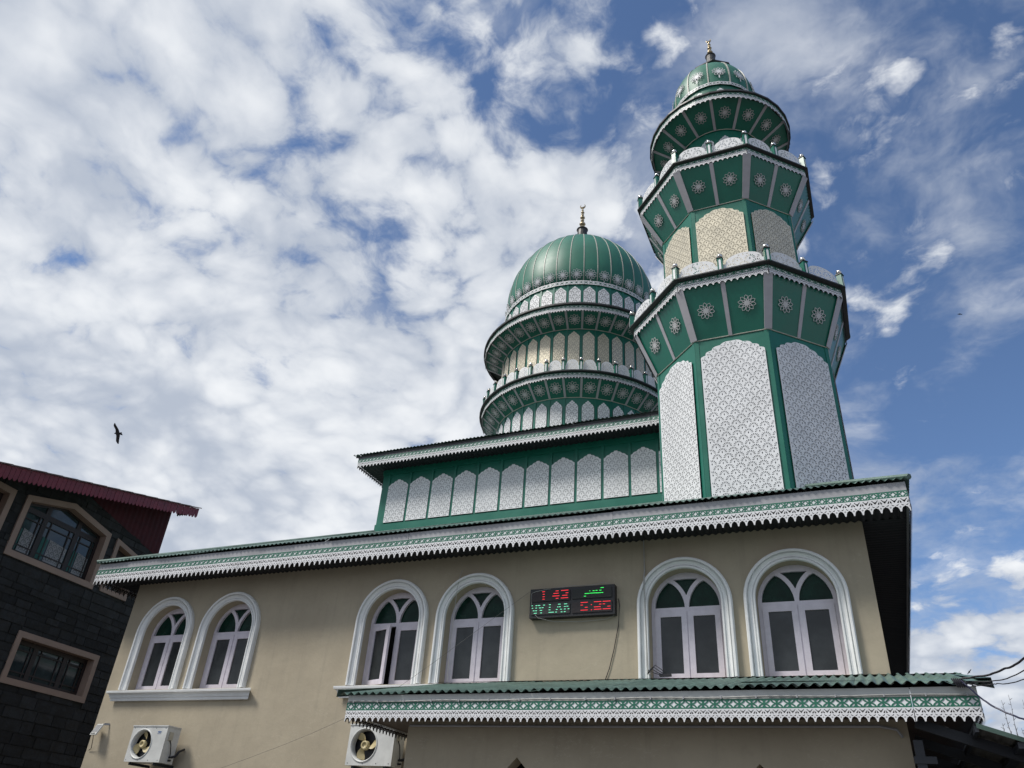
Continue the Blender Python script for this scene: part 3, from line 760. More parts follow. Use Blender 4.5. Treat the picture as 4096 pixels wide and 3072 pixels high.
# ================================================================== ENTRANCE PORCH
PX0, PX1, PY, PWY = -5.93, .893, 8.45, 8.95
WXA, WXB = -5.32, .275
porch = thing('entrance_porch', (-2.5, 8.95, 0), 'low porch with green corrugated roof and lattice fascia below the windows', 'porch')
def gothic(c, w, zb, za): return [(c-w, zb), (c+w, zb), (c+w, za-w*1.0), (c, za), (c-w, za-w*1.0)]
apx = [(-3.841, 2.69), (-1.154, 2.668)]
me = sheet('wall', rect(WXA, WXB, 0, 3.12), [gothic(x, .62, 0.02, z) for x, z in apx], .22, PLASTER)
ob('wall', me, porch, front(0, PWY, 0))
MB().box(WXB-.22, WXB-.002, PWY+.22, YW-.002, 0, 3.12).build('wall', PLASTER, porch)
MB().box(WXA+.002, WXA+.22, PWY+.22, YW-.002, 0, 3.12).build('wall', PLASTER, porch)
MB().box(WXA+.23, WXB-.23, 10.6, 10.65, 0, 3.1).build('dark_interior_sheet', ROOM_BLACK, porch)  # interior darkness behind the pointed openings, painted as a black sheet
run(porch, lambda x: front(x, PY, 0), PX0, PX1, [PX0+2.05*k+.12 for k in range(1, 4)], 2.985, 3.108, 3.20, 3.285, .0795, .122, FASCIAP)
for X, sg in ((PX0, -1), (PX1, 1)):
    run(porch, lambda y: basis((X, y, 0), (0, sg, 0), (0, 0, 1), (sg, 0, 0)), PY+.03, 10.98 if sg < 0 else 24., [], 2.985, 3.108, 3.20, 3.30, .0795, .122)
# soffit boards
nb = 8
for k in range(nb):
    x0 = PX0+.03; w = (PX1-PX0-.06)
    y0 = PY+.03+(PWY-PY-.035)*k/nb; y1 = PY+.03+(PWY-PY-.035)*(k+1)/nb-.006
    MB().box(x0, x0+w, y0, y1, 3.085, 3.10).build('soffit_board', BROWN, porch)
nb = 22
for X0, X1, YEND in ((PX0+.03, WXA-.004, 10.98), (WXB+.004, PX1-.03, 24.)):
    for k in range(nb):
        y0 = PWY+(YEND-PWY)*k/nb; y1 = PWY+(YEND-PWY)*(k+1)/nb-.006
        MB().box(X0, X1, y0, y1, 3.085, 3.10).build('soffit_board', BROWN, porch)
mb = MB(); mb.lathe([(.001, 3.06), (.075, 3.06), (.085, 3.072), (.085, 3.086)], 20, (.58, 9.42)); mb.build('downlight', WHITE, porch)
mb = MB(); mb.tube([(WXA+.03, PWY-.03, 3.02), (-3., PWY-.03, 3.012), (WXB-.25, PWY-.03, 3.018), (WXB-.1, PWY-.03, 2.99), (WXB-.06, PWY-.03, 2.92)], .014, 6); mb.build('conduit', FASCIA, porch)
# roof sheets, ridge flashing and rope light with clips
PS = (3.875-3.302)/(10.72-8.39)
corr_roof(porch, (0, 8.39, 3.304), (1, 0, 0), (0, 1, 0), -6.02, .99, PS, lambda x: 10.97-8.39, .105, .017, ROOF, .84, jitter=.004)
mb = MB(); mb.add([(-6.06, 10.985, 3.962), (1.02, 10.985, 3.930), (1.02, 10.68, 3.880), (-6.06, 10.68, 3.902)], [(0, 3, 2, 1)]); mb.build('wall_flashing', ROOF, porch)
mb = MB(); mb.add([(.90, 8.38, 3.342), (1.02, 8.38, 3.345), (1.02, 10.98, 3.93), (.90, 10.98, 3.935), (1.03, 8.38, 3.25), (1.03, 10.98, 3.83)], [(0, 1, 2, 3), (1, 4, 5, 2)]); mb.build('verge_flashing', ROOF, porch)
mb = MB(); mb.add([(-5.96, 8.38, 3.342), (-6.05, 8.38, 3.345), (-6.05, 10.98, 3.93), (-5.96, 10.98, 3.935), (-6.06, 8.38, 3.26), (-6.06, 10.98, 3.84)], [(3, 2, 1, 0), (2, 5, 4, 1)]); mb.build('verge_flashing', ROOF, porch)
mb = MB(); mb.add([(PX0+.02, 8.47, 3.275), (PX1-.02, 8.47, 3.275), (PX1-.02, 10.97, 3.275+PS*2.5), (PX0+.02, 10.97, 3.275+PS*2.5)], [(0, 1, 2, 3)]); mb.build('roof_deck', SOFFIT, porch)
# front capping strip that folds over the eave towards the right end
mb = MB(); v = []; f = []
for i in range(25):
    x = -1.2+2.22*i/24; s_ = i/24; v += [(x, 8.62, 3.385), (x, 8.375-.004*sin(9*x), 3.346-.035*s_*s_)]
f = [(2*i, 2*i+1, 2*i+3, 2*i+2) for i in range(24)]
mb.add(v, f).build('eave_flashing', ROOF, porch)
mb = MB(); xs = [PX0+.02+(PX1-PX0-.04)*i/60 for i in range(61)]
mb.tube([(x, PY-.018, 3.213+.004*sin(x*5.1)) for x in xs], .0075, 6)
mb.build('rope_light', CABLEW, porch)
for i in range(19):
    x = PX0+.1+.37*i+random.uniform(-.04, .04)
    MB().box(x-.006, x+.006, PY-.03, PY-.002, 3.198, 3.226).build('cable_clip', FASCIA, porch)

# ================================================================== LEAN-TO CANOPY (right)
lean = thing('lean_to_canopy', (.9, 8.6, 0), 'dark steel lean-to canopy with corrugated sheets below the porch corner', 'canopy')
def cz(x): return 2.915-.347*(x-.805)
for k in range(5):
    x0 = .80+.62*k; x1 = x0+.60
    v = []; f = []; nn = 30
    for i in range(nn+1):
        x = x0+(x1-x0)*i/nn; w = .012*sin(2*pi*i/5)
        for y in (8.28, 12., 24.): v.append((x, y, cz(x)+.02+w+.004*(k % 2)))
    for i in range(nn):
        for q in (0, 1): f.append((i*3+q, i*3+3+q, i*3+4+q, i*3+1+q))
    ob('roof_sheet', mesh('roof_sheet', v, f, SHEETU, True), lean)
for y in (8.72, 9.75, 10.8, 12., 13.4): MB().bar((.34, y, cz(.34)-.06), (3.8, y, cz(3.8)-.06), .06, .09).build('rafter', STEEL, lean)
for x in (1.13, 2.0, 2.9): MB().bar((x, 8.3, cz(x)-.03), (x, 24., cz(x)-.03), .09, .05).build('purlin', STEEL, lean)
MB().bar((.80, 8.3, 2.90), (.80, 15.5, 2.90), .03, .05).build('edge_bar', STEEL, lean)
MB().add([(.80, 8.262, 2.945), (3.9, 8.262, 1.869), (3.9, 8.275, 1.84), (.80, 8.275, 2.905)], [(0, 1, 2, 3), (3, 2, 1, 0)]).build('edge_trim', ROOF, lean)
MB().box(.30, 4.8, 24.02, 24.06, 0, 3.08).build('end_panel', SHEETU, lean)
MB().box(.29, .37, 8.66, 8.76, 0, 2.86).build('steel_post', STEEL, lean)
MB().box(.27, .46, 8.65, 8.77, 2.66, 2.72).build('bracket_plate', STEEL, lean)
MB().box(3.3, 3.38, 8.66, 8.76, 0, cz(3.34)-.06).build('steel_post', STEEL, lean)

# ================================================================== AIR CONDITIONERS
def aircon(x0, z0, spin, label, logo):
    w, h, d_ = .785, .545, .30; yf = 10.55
    a = thing('air_conditioner', (x0+w/2, YW, z0), label, 'air conditioner', 'outdoor air conditioner units on the facade')
    fx, fz, fr = .275, .275, .225
    me_ = sheet('front_panel', rect(0, w, 0, h), [circ(fx, fz, fr, 40)], .02, ACW); ob('front_panel', me_, a, front(x0, yf, z0))
    mb = MB(); mb.box(x0+.002, x0+w-.002, yf+.02, yf+d_, z0+.002, z0+.012); mb.box(x0+.002, x0+w-.002, yf+.02, yf+d_, z0+h-.012, z0+h-.002)
    mb.box(x0+.003, x0+.013, yf+.02, yf+d_, z0+.012, z0+h-.012); mb.box(x0+w-.013, x0+w-.003, yf+.02, yf+d_, z0+.012, z0+h-.012)
    mb.build('casing', ACW, a)
    MB().box(x0+.01, x0+w-.01, yf+.13, yf+d_-.001, z0+.01, z0+h-.01).build('coil', BLACKP, a)
    mb = MB(); mb.box(x0-.008, x0+w+.008, yf-.01, yf+d_+.004, z0+h, z0+h+.018); mb.build('top_cover', ACW, a)
    # shroud ring round the fan
    M = front(x0+fx, yf, z0+fz)
    prof = [(fr+.012, 0), (fr+.008, .010), (fr-.004, .010), (fr-.016, -.01), (fr-.022, -.09)]
    mb = MB(); v = []; f = []; N = 40
    for i in range(N):
        th = 2*pi*i/N
        for r, q in prof: v.append((r*cos(th), r*sin(th), q))
    P = len(prof)
    for i in range(N):
        for k in range(P-1): f.append((i*P+k, ((i+1) % N)*P+k, ((i+1) % N)*P+k+1, i*P+k+1))
    ob('fan_shroud', mesh('fan_shroud', v, f, ACW, True), a, M)
    mb = MB(); v = []; f = []
    hub = [(.001, -.03), (.03, -.03), (.034, -.015), (.05, -.012), (.062, -.02), (.066, -.07)]; N = 20
    for i in range(N):
        th = 2*pi*i/N
        for r, q in hub: v.append((r*cos(th), r*sin(th), q))
    P = len(hub)
    for i in range(N):
        for k in range(P-1): f.append((i*P+k, ((i+1) % N)*P+k, ((i+1) % N)*P+k+1, i*P+k+1))
    fan = ob('fan', mesh('fan', v, f, FANC, True), a, M)
    for b in range(3):
        v = []; f = []; n1, n2 = 6, 6; th0 = radians(spin+120*b)
        for i in range(n1+1):
            r = .06+.135*i/n1; span = .30+.55*sin(pi*min(1, (i/n1)*.75+.1))
            for j in range(n2+1):
                th = th0+span*(j/n2-.35)+.5*(i/n1)
                v.append((r*cos(th), r*sin(th), -.035-.05*(j/n2)+.01*i/n1))
        for i in range(n1):
            for j in range(n2): f.append((i*(n2+1)+j, (i+1)*(n2+1)+j, (i+1)*(n2+1)+j+1, i*(n2+1)+j+1))
        ob('fan_blade', mesh('fan_blade', v, f, FANC, True), fan, M)
    for sx_, sz_ in ((.04, .52), (.30, .525), (.53, .52), (.04, .03), (.30, .025), (.53, .03), (.74, .52), (.74, .03)):
        ob('screw', sheet('screw', circ(0, 0, .007, 8), [], 0, BLACKP), a, front(x0+sx_, yf-.002, z0+sz_))
    MB().box(x0+w, x0+w+.012, yf+.06, yf+.15, z0+.34, z0+.47).build('terminal_cover', mat('ac_cover', (.50, .47, .38), .6), a)
    mb = MB(); mb.tube([(x0+w+.01, yf+.1, z0+.35), (x0+w+.03, yf+.13, z0+.28), (x0+w+.03, yf+.17, z0+.15), (x0+w+.02, yf+.19, z0+.09)], .008, 6); mb.build('power_lead', CABLE, a)
    for dz in (.05, .10):
        mb = MB(); mb.tube([(x0+w-.002, yf+.19, z0+dz), (x0+w+.05, yf+.19, z0+dz)], .016, 8); mb.build('valve', BLACKP, a)
    mb = MB(); mb.tube([(x0+w+.05, yf+.19, z0+.1), (x0+w+.09, yf+.23, z0+.12), (x0+w+.08, yf+.30, z0+.2), (x0+w+.04, yf+.44, z0+.25)], .02, 8); mb.build('pipe', CABLE, a)
    if logo:
        mb = MB(); lg = mat('logo_blue', (.05, .12, .30), .5)
        v, f = sheet_vf([(.045*cos(2*pi*i/24), .011*sin(2*pi*i/24)+.004*cos(2*pi*i/24)**2) for i in range(24)], [], 0); mb.add(v, f)
        for i in range(9): mb.add([(-.042+.0095*i, -.030, 0), (-.036+.0095*i, -.030, 0), (-.036+.0095*i, -.021, 0), (-.042+.0095*i, -.021, 0)], [(0, 1, 2, 3)])
        mb.build('logo', lg, a, front(x0+.625, yf-.002, z0+.46))
    for xx in (x0+.1, x0+w-.14):
        MB().box(xx, xx+.04, yf+.02, YW-.002, z0-.045, z0-.004).build('bracket', STEEL, a)
    return a
aircon(-11.69, 2.715, 62, 'white air conditioner with tan fan under the far left window pair', True)
aircon(-7.27, 2.74, 100, 'white air conditioner with tan fan beside the porch, partly behind its valance', False)

# ================================================================== LED CLOCK
led = thing('led_display', (-3.918, YW, 4.845), 'black wall board with red and green glowing digits between the windows', 'LED display')
mb = MB(); mb.box(-4.593, -3.243, 10.885, YW-.002, 4.845, 5.29); mb.build('housing', BLACKP, led)
Lx = lambda X, Y: (-4.593+(X-318)/(1800-318)*1.35, 0)
def dconv(r, X, Yp):
    """fraction in a display quad from zoom coordinates"""
    x0, x1, yl0, yr0, yl1, yr1, wx0, wx1, wz0, wz1 = r
    s_ = (X-x0)/(x1-x0); top = yl0+(yr0-yl0)*s_; bot = yl1+(yr1-yl1)*s_
    q = (Yp-top)/(bot-top); return wx0+(wx1-wx0)*s_, wz1+(wz0-wz1)*q
DISP = [
 ((350, 1020, 530, 487, 703, 665, -4.557, -3.94, 5.09, 5.242), 'r', (.010, .004, .006), [(530,523,578),(540,568,578),(540,612,578),(540,655,578),(768,508,822),(730,553,822),(715,600,837),(775,641,822),(865,500,992),(945,542,992),(885,588,978),(865,634,992)]),
 ((1065, 1758, 478, 432, 660, 606, -3.90, -3.285, 5.098, 5.246), 'g', (.006, .010, .008), [(1565,448,1622),(1370,507,1385),(1425,504,1460),(1478,499,1513),(1543,495,1580),(1285,558,1375),(1380,549,1500),(1490,543,1612),(1273,606,1310)]),
 ((335, 1015, 758, 718, 935, 895, -4.562, -3.937, 4.89, 5.042), 'c', (.03, .035, .033), [(340,770,362),(412,768,445),(455,765,495),(547,758,580),(650,750,683),(808,742,853),(915,737,968),(347,815,370),(412,811,440),(475,808,512),(523,804,556),(650,797,680),(797,790,818),(828,787,860),(915,782,945),(957,778,990),(367,860,397),(410,858,440),(492,852,533),(648,842,680),(775,835,805),(850,830,880),(915,826,945),(980,822,1010),(387,904,440),(500,896,532),(648,886,742),(765,880,795),(860,876,890),(915,872,945)]),
 ((1062, 1765, 715, 665, 900, 855, -3.898, -3.281, 4.888, 5.042), 'r', (.010, .004, .006), [(1213,712,1340),(1450,695,1580),(1603,685,1740),(1213,758,1252),(1395,747,1415),(1540,736,1580),(1605,731,1645),(1288,797,1340),(1450,788,1568),(1685,772,1738),(1213,850,1340),(1397,840,1418),(1450,832,1582),(1605,822,1740)])]
EM = {'r': emis('led_red', (1, .05, .07), 1.1), 'g': emis('led_green', (.06, 1, .16), 1.1), 'c': emis('led_cyan', (.25, 1, .62), 1.0)}
for r, k, col, ds in DISP:
    scr = MB().box(r[6], r[7], 10.872, 10.886, r[8], r[9]).build('screen', mat('screen_'+k, col, .5, var=.2, scale=90), led)
    mb = MB()
    for X0, Y0, X1 in ds:
        xa, za = dconv(r, X0, Y0); xb, zb = dconv(r, X1, Y0-(X1-X0)*.065)
        h = .0038
        mb.add([(xa, 10.870, za-h), (xb, 10.870, za-h), (xb, 10.870, za+h), (xa, 10.870, za+h)], [(0, 1, 2, 3)])
    mb.build('lit_digits', EM[k], scr)
mb = MB(); mb.tube([(-4.56, 10.87, 5.05), (-4.565, 10.868, 5.22), (-4.50, 10.868, 5.245), (-4.3, 10.875, 5.275), (-4.1, 10.93, 5.31), (-3.9, 10.96, 5.33), (-3.6, 10.95, 5.32), (-3.42, 10.93, 5.345), (-3.3, 10.95, 5.30)], .0035, 5); mb.build('data_wire', CABLEW, led)
mb = MB(); mb.tube([(-4.49, 10.87, 4.89), (-4.44, 10.87, 4.84), (-4.2, 10.93, 4.79), (-3.8, 10.96, 4.78), (-3.4, 10.97, 4.80), (-3.24, 10.96, 4.86)], .0035, 5); mb.build('data_wire', CABLEW, led)
w = MB(); w.tube([(-3.235, 10.93, 5.07), (-3.21, 10.97, 5.09), (-3.20, 10.985, 5.0), (-3.22, 10.985, 4.7), (-3.288, 10.985, 4.37), (-3.36, 10.985, 4.1), (-3.42, 10.985, 3.95)], .006, 6)
tag(w.build('power_lead', CABLE), 'black power lead hanging down the wall from the digit board', 'cable')
w = MB(); wp = []
for px, py, yy in ((2120, 2367, 10.96), (1990, 2462, 10.9), (1860, 2557, 10.82), (1735, 2650, 10.76), (1610, 2738, 10.7), (1490, 2812, 10.66), (1374, 2876, 10.62), (1250, 2932, 10.58), (1130, 2981, 10.55), (1000, 3030, 10.52), (880, 3074, 10.5), (700, 3136, 10.6), (560, 3182, 10.97)):
    q_ = r2*((px-2048)/FPX)-u2*((py-1536)/FPX)+cf; wp.append(Vector((0, 0, 1.6))+q_*(yy/q_.y))
w.tube(wp, .0024, 5)
tag(w.build('slack_wire', mat('wire_grey', (.13, .13, .125), .6)), 'thin grey wire running diagonally across the middle window pair', 'wire')
w = MB(); w.tube([(-5.872, 10.985, 5.734), (-5.88, 10.93, 5.60), (-5.90, 10.915, 5.4), (-5.93, 10.95, 4.9), (-5.945, 10.96, 4.4), (-5.93, 10.95, 3.96)], .0042, 5)
tag(w.build('hanging_wire', CABLEW), 'thin pale wire hanging down the arch nearest the digit board', 'wire')
w = MB(); w.tube([(-2.807, 10.975, 5.97), (-2.807, 10.975, 5.47), (-2.80, 10.90, 5.38), (-2.80, 10.915, 4.9), (-2.79, 10.91, 4.4), (-2.78, 10.90, 4.02), (-2.74, 10.88, 3.97)], .010, 6)
tag(w.build('conduit_cable', CABLEW), 'pale cable dropping from the eave over the left edge of an arch', 'cable')
w = MB()
for k in range(4):
    w.tube([(-2.78, 10.88, 3.99), (-2.74+.03*k, 10.80, 4.03+.02*k), (-2.66+.04*k, 10.78, 3.98+.01*k), (-2.58+.03*k, 10.82, 3.965)], .005, 5)
w.box(-2.60, -2.44, 10.80, 10.85, 3.945, 3.975)
tag(w.build('cable_tangle', CABLE), 'tangle of black leads and adapter on the sill beside the pale cable', 'cable')

# ================================================================== FLOODLIGHT
fl = thing('floodlight', (-12.93, YW, 3.1), 'small tilted white wall floodlight near the left wall corner', 'floodlight')
M = basis((-12.75, 10.66, 3.235), (.97, -.24, 0), (.17, .35, .92), (-.16, -.90, .40))
M = basis((-12.93, 10.86, 3.262), Vector((.98, -.2, 0)), Vector((.12, .40, .91)).normalized(), Vector((.98, -.2, 0)).cross(Vector((.12, .40, .91)).normalized()))
mb = MB(); mb.box(-.10, .10, -.105, .105, -.022, 0); mb.build('lamp_body', ACW, fl, M)
for i in range(6): MB().box(-.085, .085, .085-.024*i-.012, .085-.024*i, 0, .006).build('fin', FASCIA, fl, M)
for x in (-.05, 0, .045): MB().box(x-.012, x+.012, -.092, -.072, 0, .006).build('sensor', BLACKP, fl, M)
MB().bar((-12.84, 10.91, 3.355), (-12.80, 10.995, 3.365), .02, .035).build('bracket', FASCIA, fl)
mb = MB(); mb.tube([(-12.96, 10.86, 3.17), (-12.98, 10.90, 3.08), (-13.04, 10.97, 2.96), (-13.10, 10.985, 2.93)], .006, 6); mb.build('lead', CABLE, fl)

# ================================================================== STONE HOUSE
HA = radians(-4); HU = Vector((sin(HA), cos(HA), 0)); HN = Vector((cos(HA), -sin(HA), 0))   # along the wall, and out of it
HO = Vector((-17, 0, 0))
house = thing('stone_house', (-17.5, 12, 0), 'dark slate-stone house with tan window frames and red scalloped eave', 'house')
camp = Vector((0, 0, 1.6))
def hp(px, py, off=0.):
    """photo measurement -> (u, z) on the house wall plane shifted out by off"""
    d_ = r2*((px-2048)/FPX)-u2*((py-1536)/FPX)+cf
    t_ = ((HO+HN*off-camp).dot(HN))/d_.dot(HN); p = camp+d_*t_-HO; return (p.dot(HU), p.z)
ZA = lambda x, y: (x*.40687, 1800+y*.40687)
ZBm = lambda x, y: (x*.40687, 2400+y*.40687)
HM = basis(HO, HU, (0, 0, 1), HN)                       # local x along the wall, y up, z outwards
win1 = [hp(*ZA(*p)) for p in ((20, 1015), (890, 1370), (1090, 830), (740, 530), (270, 440))]
win2 = [hp(*ZBm(*p)) for p in ((-8, 805), (815, 1020), (965, 560), (165, 290))]
win3 = [hp(*ZA(*p)) for p in ((965, 1380), (1215, 1490), (1370, 1060), (1155, 870))]
win0 = [hp(*ZA(*p)) for p in ((-230, 900), (5, 775), (160, 400), (-230, 330))]
def squarew(w): return w
# regularise: verticals plumb, sills level
def reg(w, n):
    u0 = (w[0][0]+w[-1][0])/2; u1 = (w[1][0]+w[2][0])/2; z0 = (w[0][1]+w[1][1])/2
    return [(u0, z0), (u1, z0), (u1, w[2][1])]+list(w[3:-1])+[(u0, w[-1][1])]
win1 = reg(win1, 5); win2 = reg(win2, 4); win3 = reg(win3, 4); win2[2] = (win2[2][0], win2[3][1])
win0 = [(win0[2][0]-1.6, win1[0][1]), (win0[2][0], win1[0][1]), (win0[2][0], win0[2][1]), (win0[2][0]-1.6, win0[2][1]+.05)]
gt = hp(*ZA(930, 490)); gb = hp(*ZA(1540, 1045))
uend = gb[0]+.02; ztop = 9.1
sg_ = (gb[1]-gt[1])/(gb[0]-gt[0])
def shrink(poly, d_):
    n = len(poly); R = []
    for i in range(n):
        p0, p1, p2 = Vector(poly[i-1]), Vector(poly[i]), Vector(poly[(i+1) % n])
        e1 = (p1-p0).normalized(); e2 = (p2-p1).normalized(); n1 = Vector((-e1.y, e1.x)); n2 = Vector((-e2.y, e2.x))
        b = (n1+n2); b = b/(b.dot(n1)); R.append(tuple(p1+b*d_))
    return R
_va = [hp(*ZA(*p), .75) for p in ((-250, 70), (610, 268), (1960, 578))]
def roofz(u):
    a, b = (_va[0], _va[1]) if u < _va[1][0] else (_va[1], _va[2])
    return a[1]+(b[1]-a[1])*(u-a[0])/(b[0]-a[0])
uend2 = max(hp(*ZA(1625, 640))[0], gb[0])+.015
wall_poly = [(4, 0), (uend2, 0), (uend2, roofz(uend2)-.03), (_va[1][0], _va[1][1]-.03), (4, roofz(4)-.03)]
WINS = [win0, win1, win2, win3]
ob('wall', sheet('wall', wall_poly, [shrink(w, .10) for w in WINS], .3, SLATEB), house, HM)
MB().box(4, uend, -.0, 8.0, -6, -.32).build('wall', SLATEB, house, HM)
def clip(poly, nrm, d0):
    R = []; n = len(poly)
    for i in range(n):
        a, b = poly[i-1], poly[i]; da = a[0]*nrm[0]+a[1]*nrm[1]-d0; db = b[0]*nrm[0]+b[1]*nrm[1]-d0
        if (da >= 0) != (db >= 0):
            k = da/(da-db); R.append((a[0]+(b[0]-a[0])*k, a[1]+(b[1]-a[1])*k))
        if db >= 0: R.append(b)
    return R
def proj_px(u, z):
    p = HO+HU*u+Vector((0, 0, z))-camp; zc = p.dot(cf); return 2048+FPX*p.dot(r2)/zc, 1536-FPX*p.dot(u2)/zc
rows = 0; zrow = 2.2; rowh = []
while zrow < 9.0:
    h = random.choice((.15, .18, .21, .24, .27)); rowh.append((zrow, h)); zrow += h
stones = []
for zr, h in rowh:
    u = 4.6+random.uniform(-.3, 0)
    while u < uend:
        wst = random.uniform(.26, .78); poly = rect(u+.006, min(u+wst, uend)-.006, zr+.006, zr+h-.006); u += wst
        c = (sum(p[0] for p in poly)/4, sum(p[1] for p in poly)/4)
        px, py = proj_px(*c)
        if px > 700 or c[1] > roofz(c[0])-.16: continue
        poly = clip(poly, (sg_/sqrt(1+sg_**2), -1/sqrt(1+sg_**2)), (sg_*gt[0]-gt[1])/sqrt(1+sg_**2)) if len(poly) > 2 else poly
        if len(poly) < 3: continue
        for w in WINS:
            best = None; n = len(w)
            for i in range(n):
                a, b = w[i], w[(i+1) % n]; e = Vector((b[0]-a[0], b[1]-a[1])).normalized(); nr = (e.y, -e.x); d0 = a[0]*nr[0]+a[1]*nr[1]-.03
                s_ = c[0]*nr[0]+c[1]*nr[1]-d0
                if best is None or s_ > best[0]: best = (s_, nr, d0)
            inside_any = any(pip(p, w) for p in poly) or pip(c, w) or any(pip(q, poly) for q in w)
            if inside_any and len(poly) > 2: poly = clip(poly, best[1], best[2])
            if len(poly) < 3: break
        if len(poly) < 3: continue
        ar = abs(sum(poly[i-1][0]*poly[i][1]-poly[i][0]*poly[i-1][1] for i in range(len(poly))))/2
        if ar > .004: stones.append((ar, poly, c, not (-60 < px and py < 3130)))
stones.sort(key=lambda s_: (s_[3], -s_[0]))
def stone_vf(poly):
    t_ = random.uniform(.008, .030); n = len(poly); tl = random.uniform(-.01, .01)
    c = (sum(p[0] for p in poly)/n, sum(p[1] for p in poly)/n)
    v = [(x, y, .001) for x, y in poly]+[(c[0]+(x-c[0])*.985, c[1]+(y-c[1])*.965, t_+tl*(x-c[0])*3) for x, y in poly]
    f = [tuple(range(n, 2*n))]+[(i, (i+1) % n, n+(i+1) % n, n+i) for i in range(n)]
    if sum(poly[i-1][0]*poly[i][1]-poly[i][0]*poly[i-1][1] for i in range(n)) < 0: f = [q[::-1] for q in f]
    return v, f
for k, (ar, poly, c, _) in enumerate(stones[:300]):
    v, f = stone_vf(poly); ob('stone', mesh('stone', v, f, SLATE), house, HM)
if len(stones) > 300:
    mb = MB()
    for ar, poly, c, _ in stones[300:]: mb.add(*stone_vf(poly))
    tag(mb.build('stone_courses', SLATE, house, HM), kind='stuff')
# windows of the house
TEAL = mat('house_glass', (.035, .055, .062), .06, var=.3, scale=3, spec=.6)
def house_window(w, cols, bw=.15, peaked=False, lace=False, depth=.16):
    fr = ob('window', sheet('window', w, [shrink(w, bw)], .12+depth, TAN), house, HM @ T(0, 0, .05))
    inn = shrink(w, bw+.002); M = HM @ T(0, 0, -depth)
    u0, u1 = inn[0][0], inn[1][0]; z0 = inn[0][1]; zt = min(p[1] for p in inn[2:])
    zt2 = min(inn[2][1], inn[-1][1])
    mh = z0+(zt2-z0)*(.97 if not peaked else .92)
    ob('pane', sheet('pane', inn, [], .01, TEAL), fr, HM @ T(0, 0, -depth-.03))
    holes = []; tot = sum(cols); u = u0+.05; W_ = u1-u0-.05-.07*(len(cols)-1)-.05
    cells = []
    for cfrac in cols:
        wd = W_*cfrac/tot; cells.append((u, u+wd)); u += wd+.07
    holes = [rect(a+.03, b-.03, z0+.09, mh-.08) for a, b in cells]
    if peaked:
        pk = inn[3]
        def topz(x):
            a, b = (inn[4], pk) if x < pk[0] else (pk, inn[2])
            return a[1]+(b[1]-a[1])*(x-a[0])/(b[0]-a[0])
        for a, b in cells:
            t0, t1 = topz(a+.03), topz(b-.03)
            q = [(a+.03, mh+.05), (b-.03, mh+.05)]
            if t1-.06 > mh+.07: q.append((b-.03, t1-.05))
            if a+.03 < pk[0] < b-.03: q.append((pk[0], pk[1]-.05))
            if t0-.06 > mh+.07: q.append((a+.03, t0-.05))
            if len(q) >= 3: holes.append(q)
    ob('sash_frame', sheet('sash_frame', inn, holes, .05, WOODD), fr, M)
    for a, b in cells:
        x0, x1, y0, y1 = a+.03, b-.03, z0+.09, mh-.08
        for f_ in ((.16, .84) if b-a > .5 else (.28,)):
            x = x0+(x1-x0)*f_; MB().box(x-.014, x+.014, y0, y1, -.03, -.004).build('glazing_bar', WOODD, fr, M)
        for f_ in (.14, .84):
            y = y0+(y1-y0)*f_; MB().box(x0, x1, y-.014, y+.014, -.032, -.006).build('glazing_bar', WOODD, fr, M)
    if lace:
        for a, b in cells[:]:
            x0, x1 = a+.05, b-.05; hh = (mh-z0)*.58
            o = [(x0+(x1-x0)*.30, z0+.1), (x1-.02, z0+.1), (x1-.02, z0+hh*.9), (x0+(x1-x0)*.30, z0+hh)]
            ob('lace_curtain', sheet('lace_curtain', o, fan_holes(o, .16, a, z0+.15), 0, mat('lace_curtain', (.30, .30, .31), .8)), fr, HM @ T(0, 0, -depth-.016))
            o2 = [(x0, z0+.1), (x0+(x1-x0)*.22, z0+.1), (x0+(x1-x0)*.26, z0+hh*.95), (x0+.02, z0+hh)]
            ob('curtain', sheet('curtain', o2, [], 0, CURTAIN), fr, HM @ T(0, 0, -depth-.018))
    return fr
house_window(win1, (.8, 1.15, .8), peaked=True, lace=True, bw=.14)
house_window(win2, (.8, 1.15, .8), bw=.13)
house_window(win3, (.6,), bw=.12)
house_window(win0, (1, 1), bw=.14)
# red cladding and scalloped eave
OFF = .75
va = [hp(*ZA(*p), OFF) for p in ((-250, 70), (610, 268), (1960, 578))]
vb = [hp(*ZA(*p), OFF) for p in ((-250, 225), (610, 400), (1935, 668))]
for q_ in (va, vb):
    k_ = (4.6-q_[0][0])/(q_[1][0]-q_[0][0]); q_[0] = (4.6, q_[0][1]+(q_[1][1]-q_[0][1])*k_)
ct = hp(*ZA(1625, 640)); 
clad = [(gt[0]-.05, gt[1]-.05), (gb[0]+.02, gb[1]-.03), (ct[0]+.02, ct[1]+.12), (ct[0], ct[1]+.5), (gt[0]-.05, gt[1]+.6)]
nst = 16; cu0, cu1 = gt[0]-.05, max(ct[0], gb[0])+.02
for k in range(nst):
    a = cu0+(cu1-cu0)*k/nst; b = cu0+(cu1-cu0)*(k+1)/nst
    zlo = lambda u: gt[1]+sg_*(u-gt[0])-.03
    o = [(a, zlo(a)), (b, zlo(b)), (b, 9.55), (a, 9.55)]
    mid = (a+b)/2
    ra, rm, rb = (roofz(q)-.02 for q in (a, mid, b)); V = [(a, zlo(a), .0), (mid, zlo(mid), .007), (b, zlo(b), .0), (b, rb, 0), (mid, rm, .007), (a, ra, 0)]
    ob('cladding_sheet', mesh('cladding_sheet', V, [(0, 1, 4, 5), (1, 2, 3, 4)], REDD), house, HM @ T(0, 0, .02))
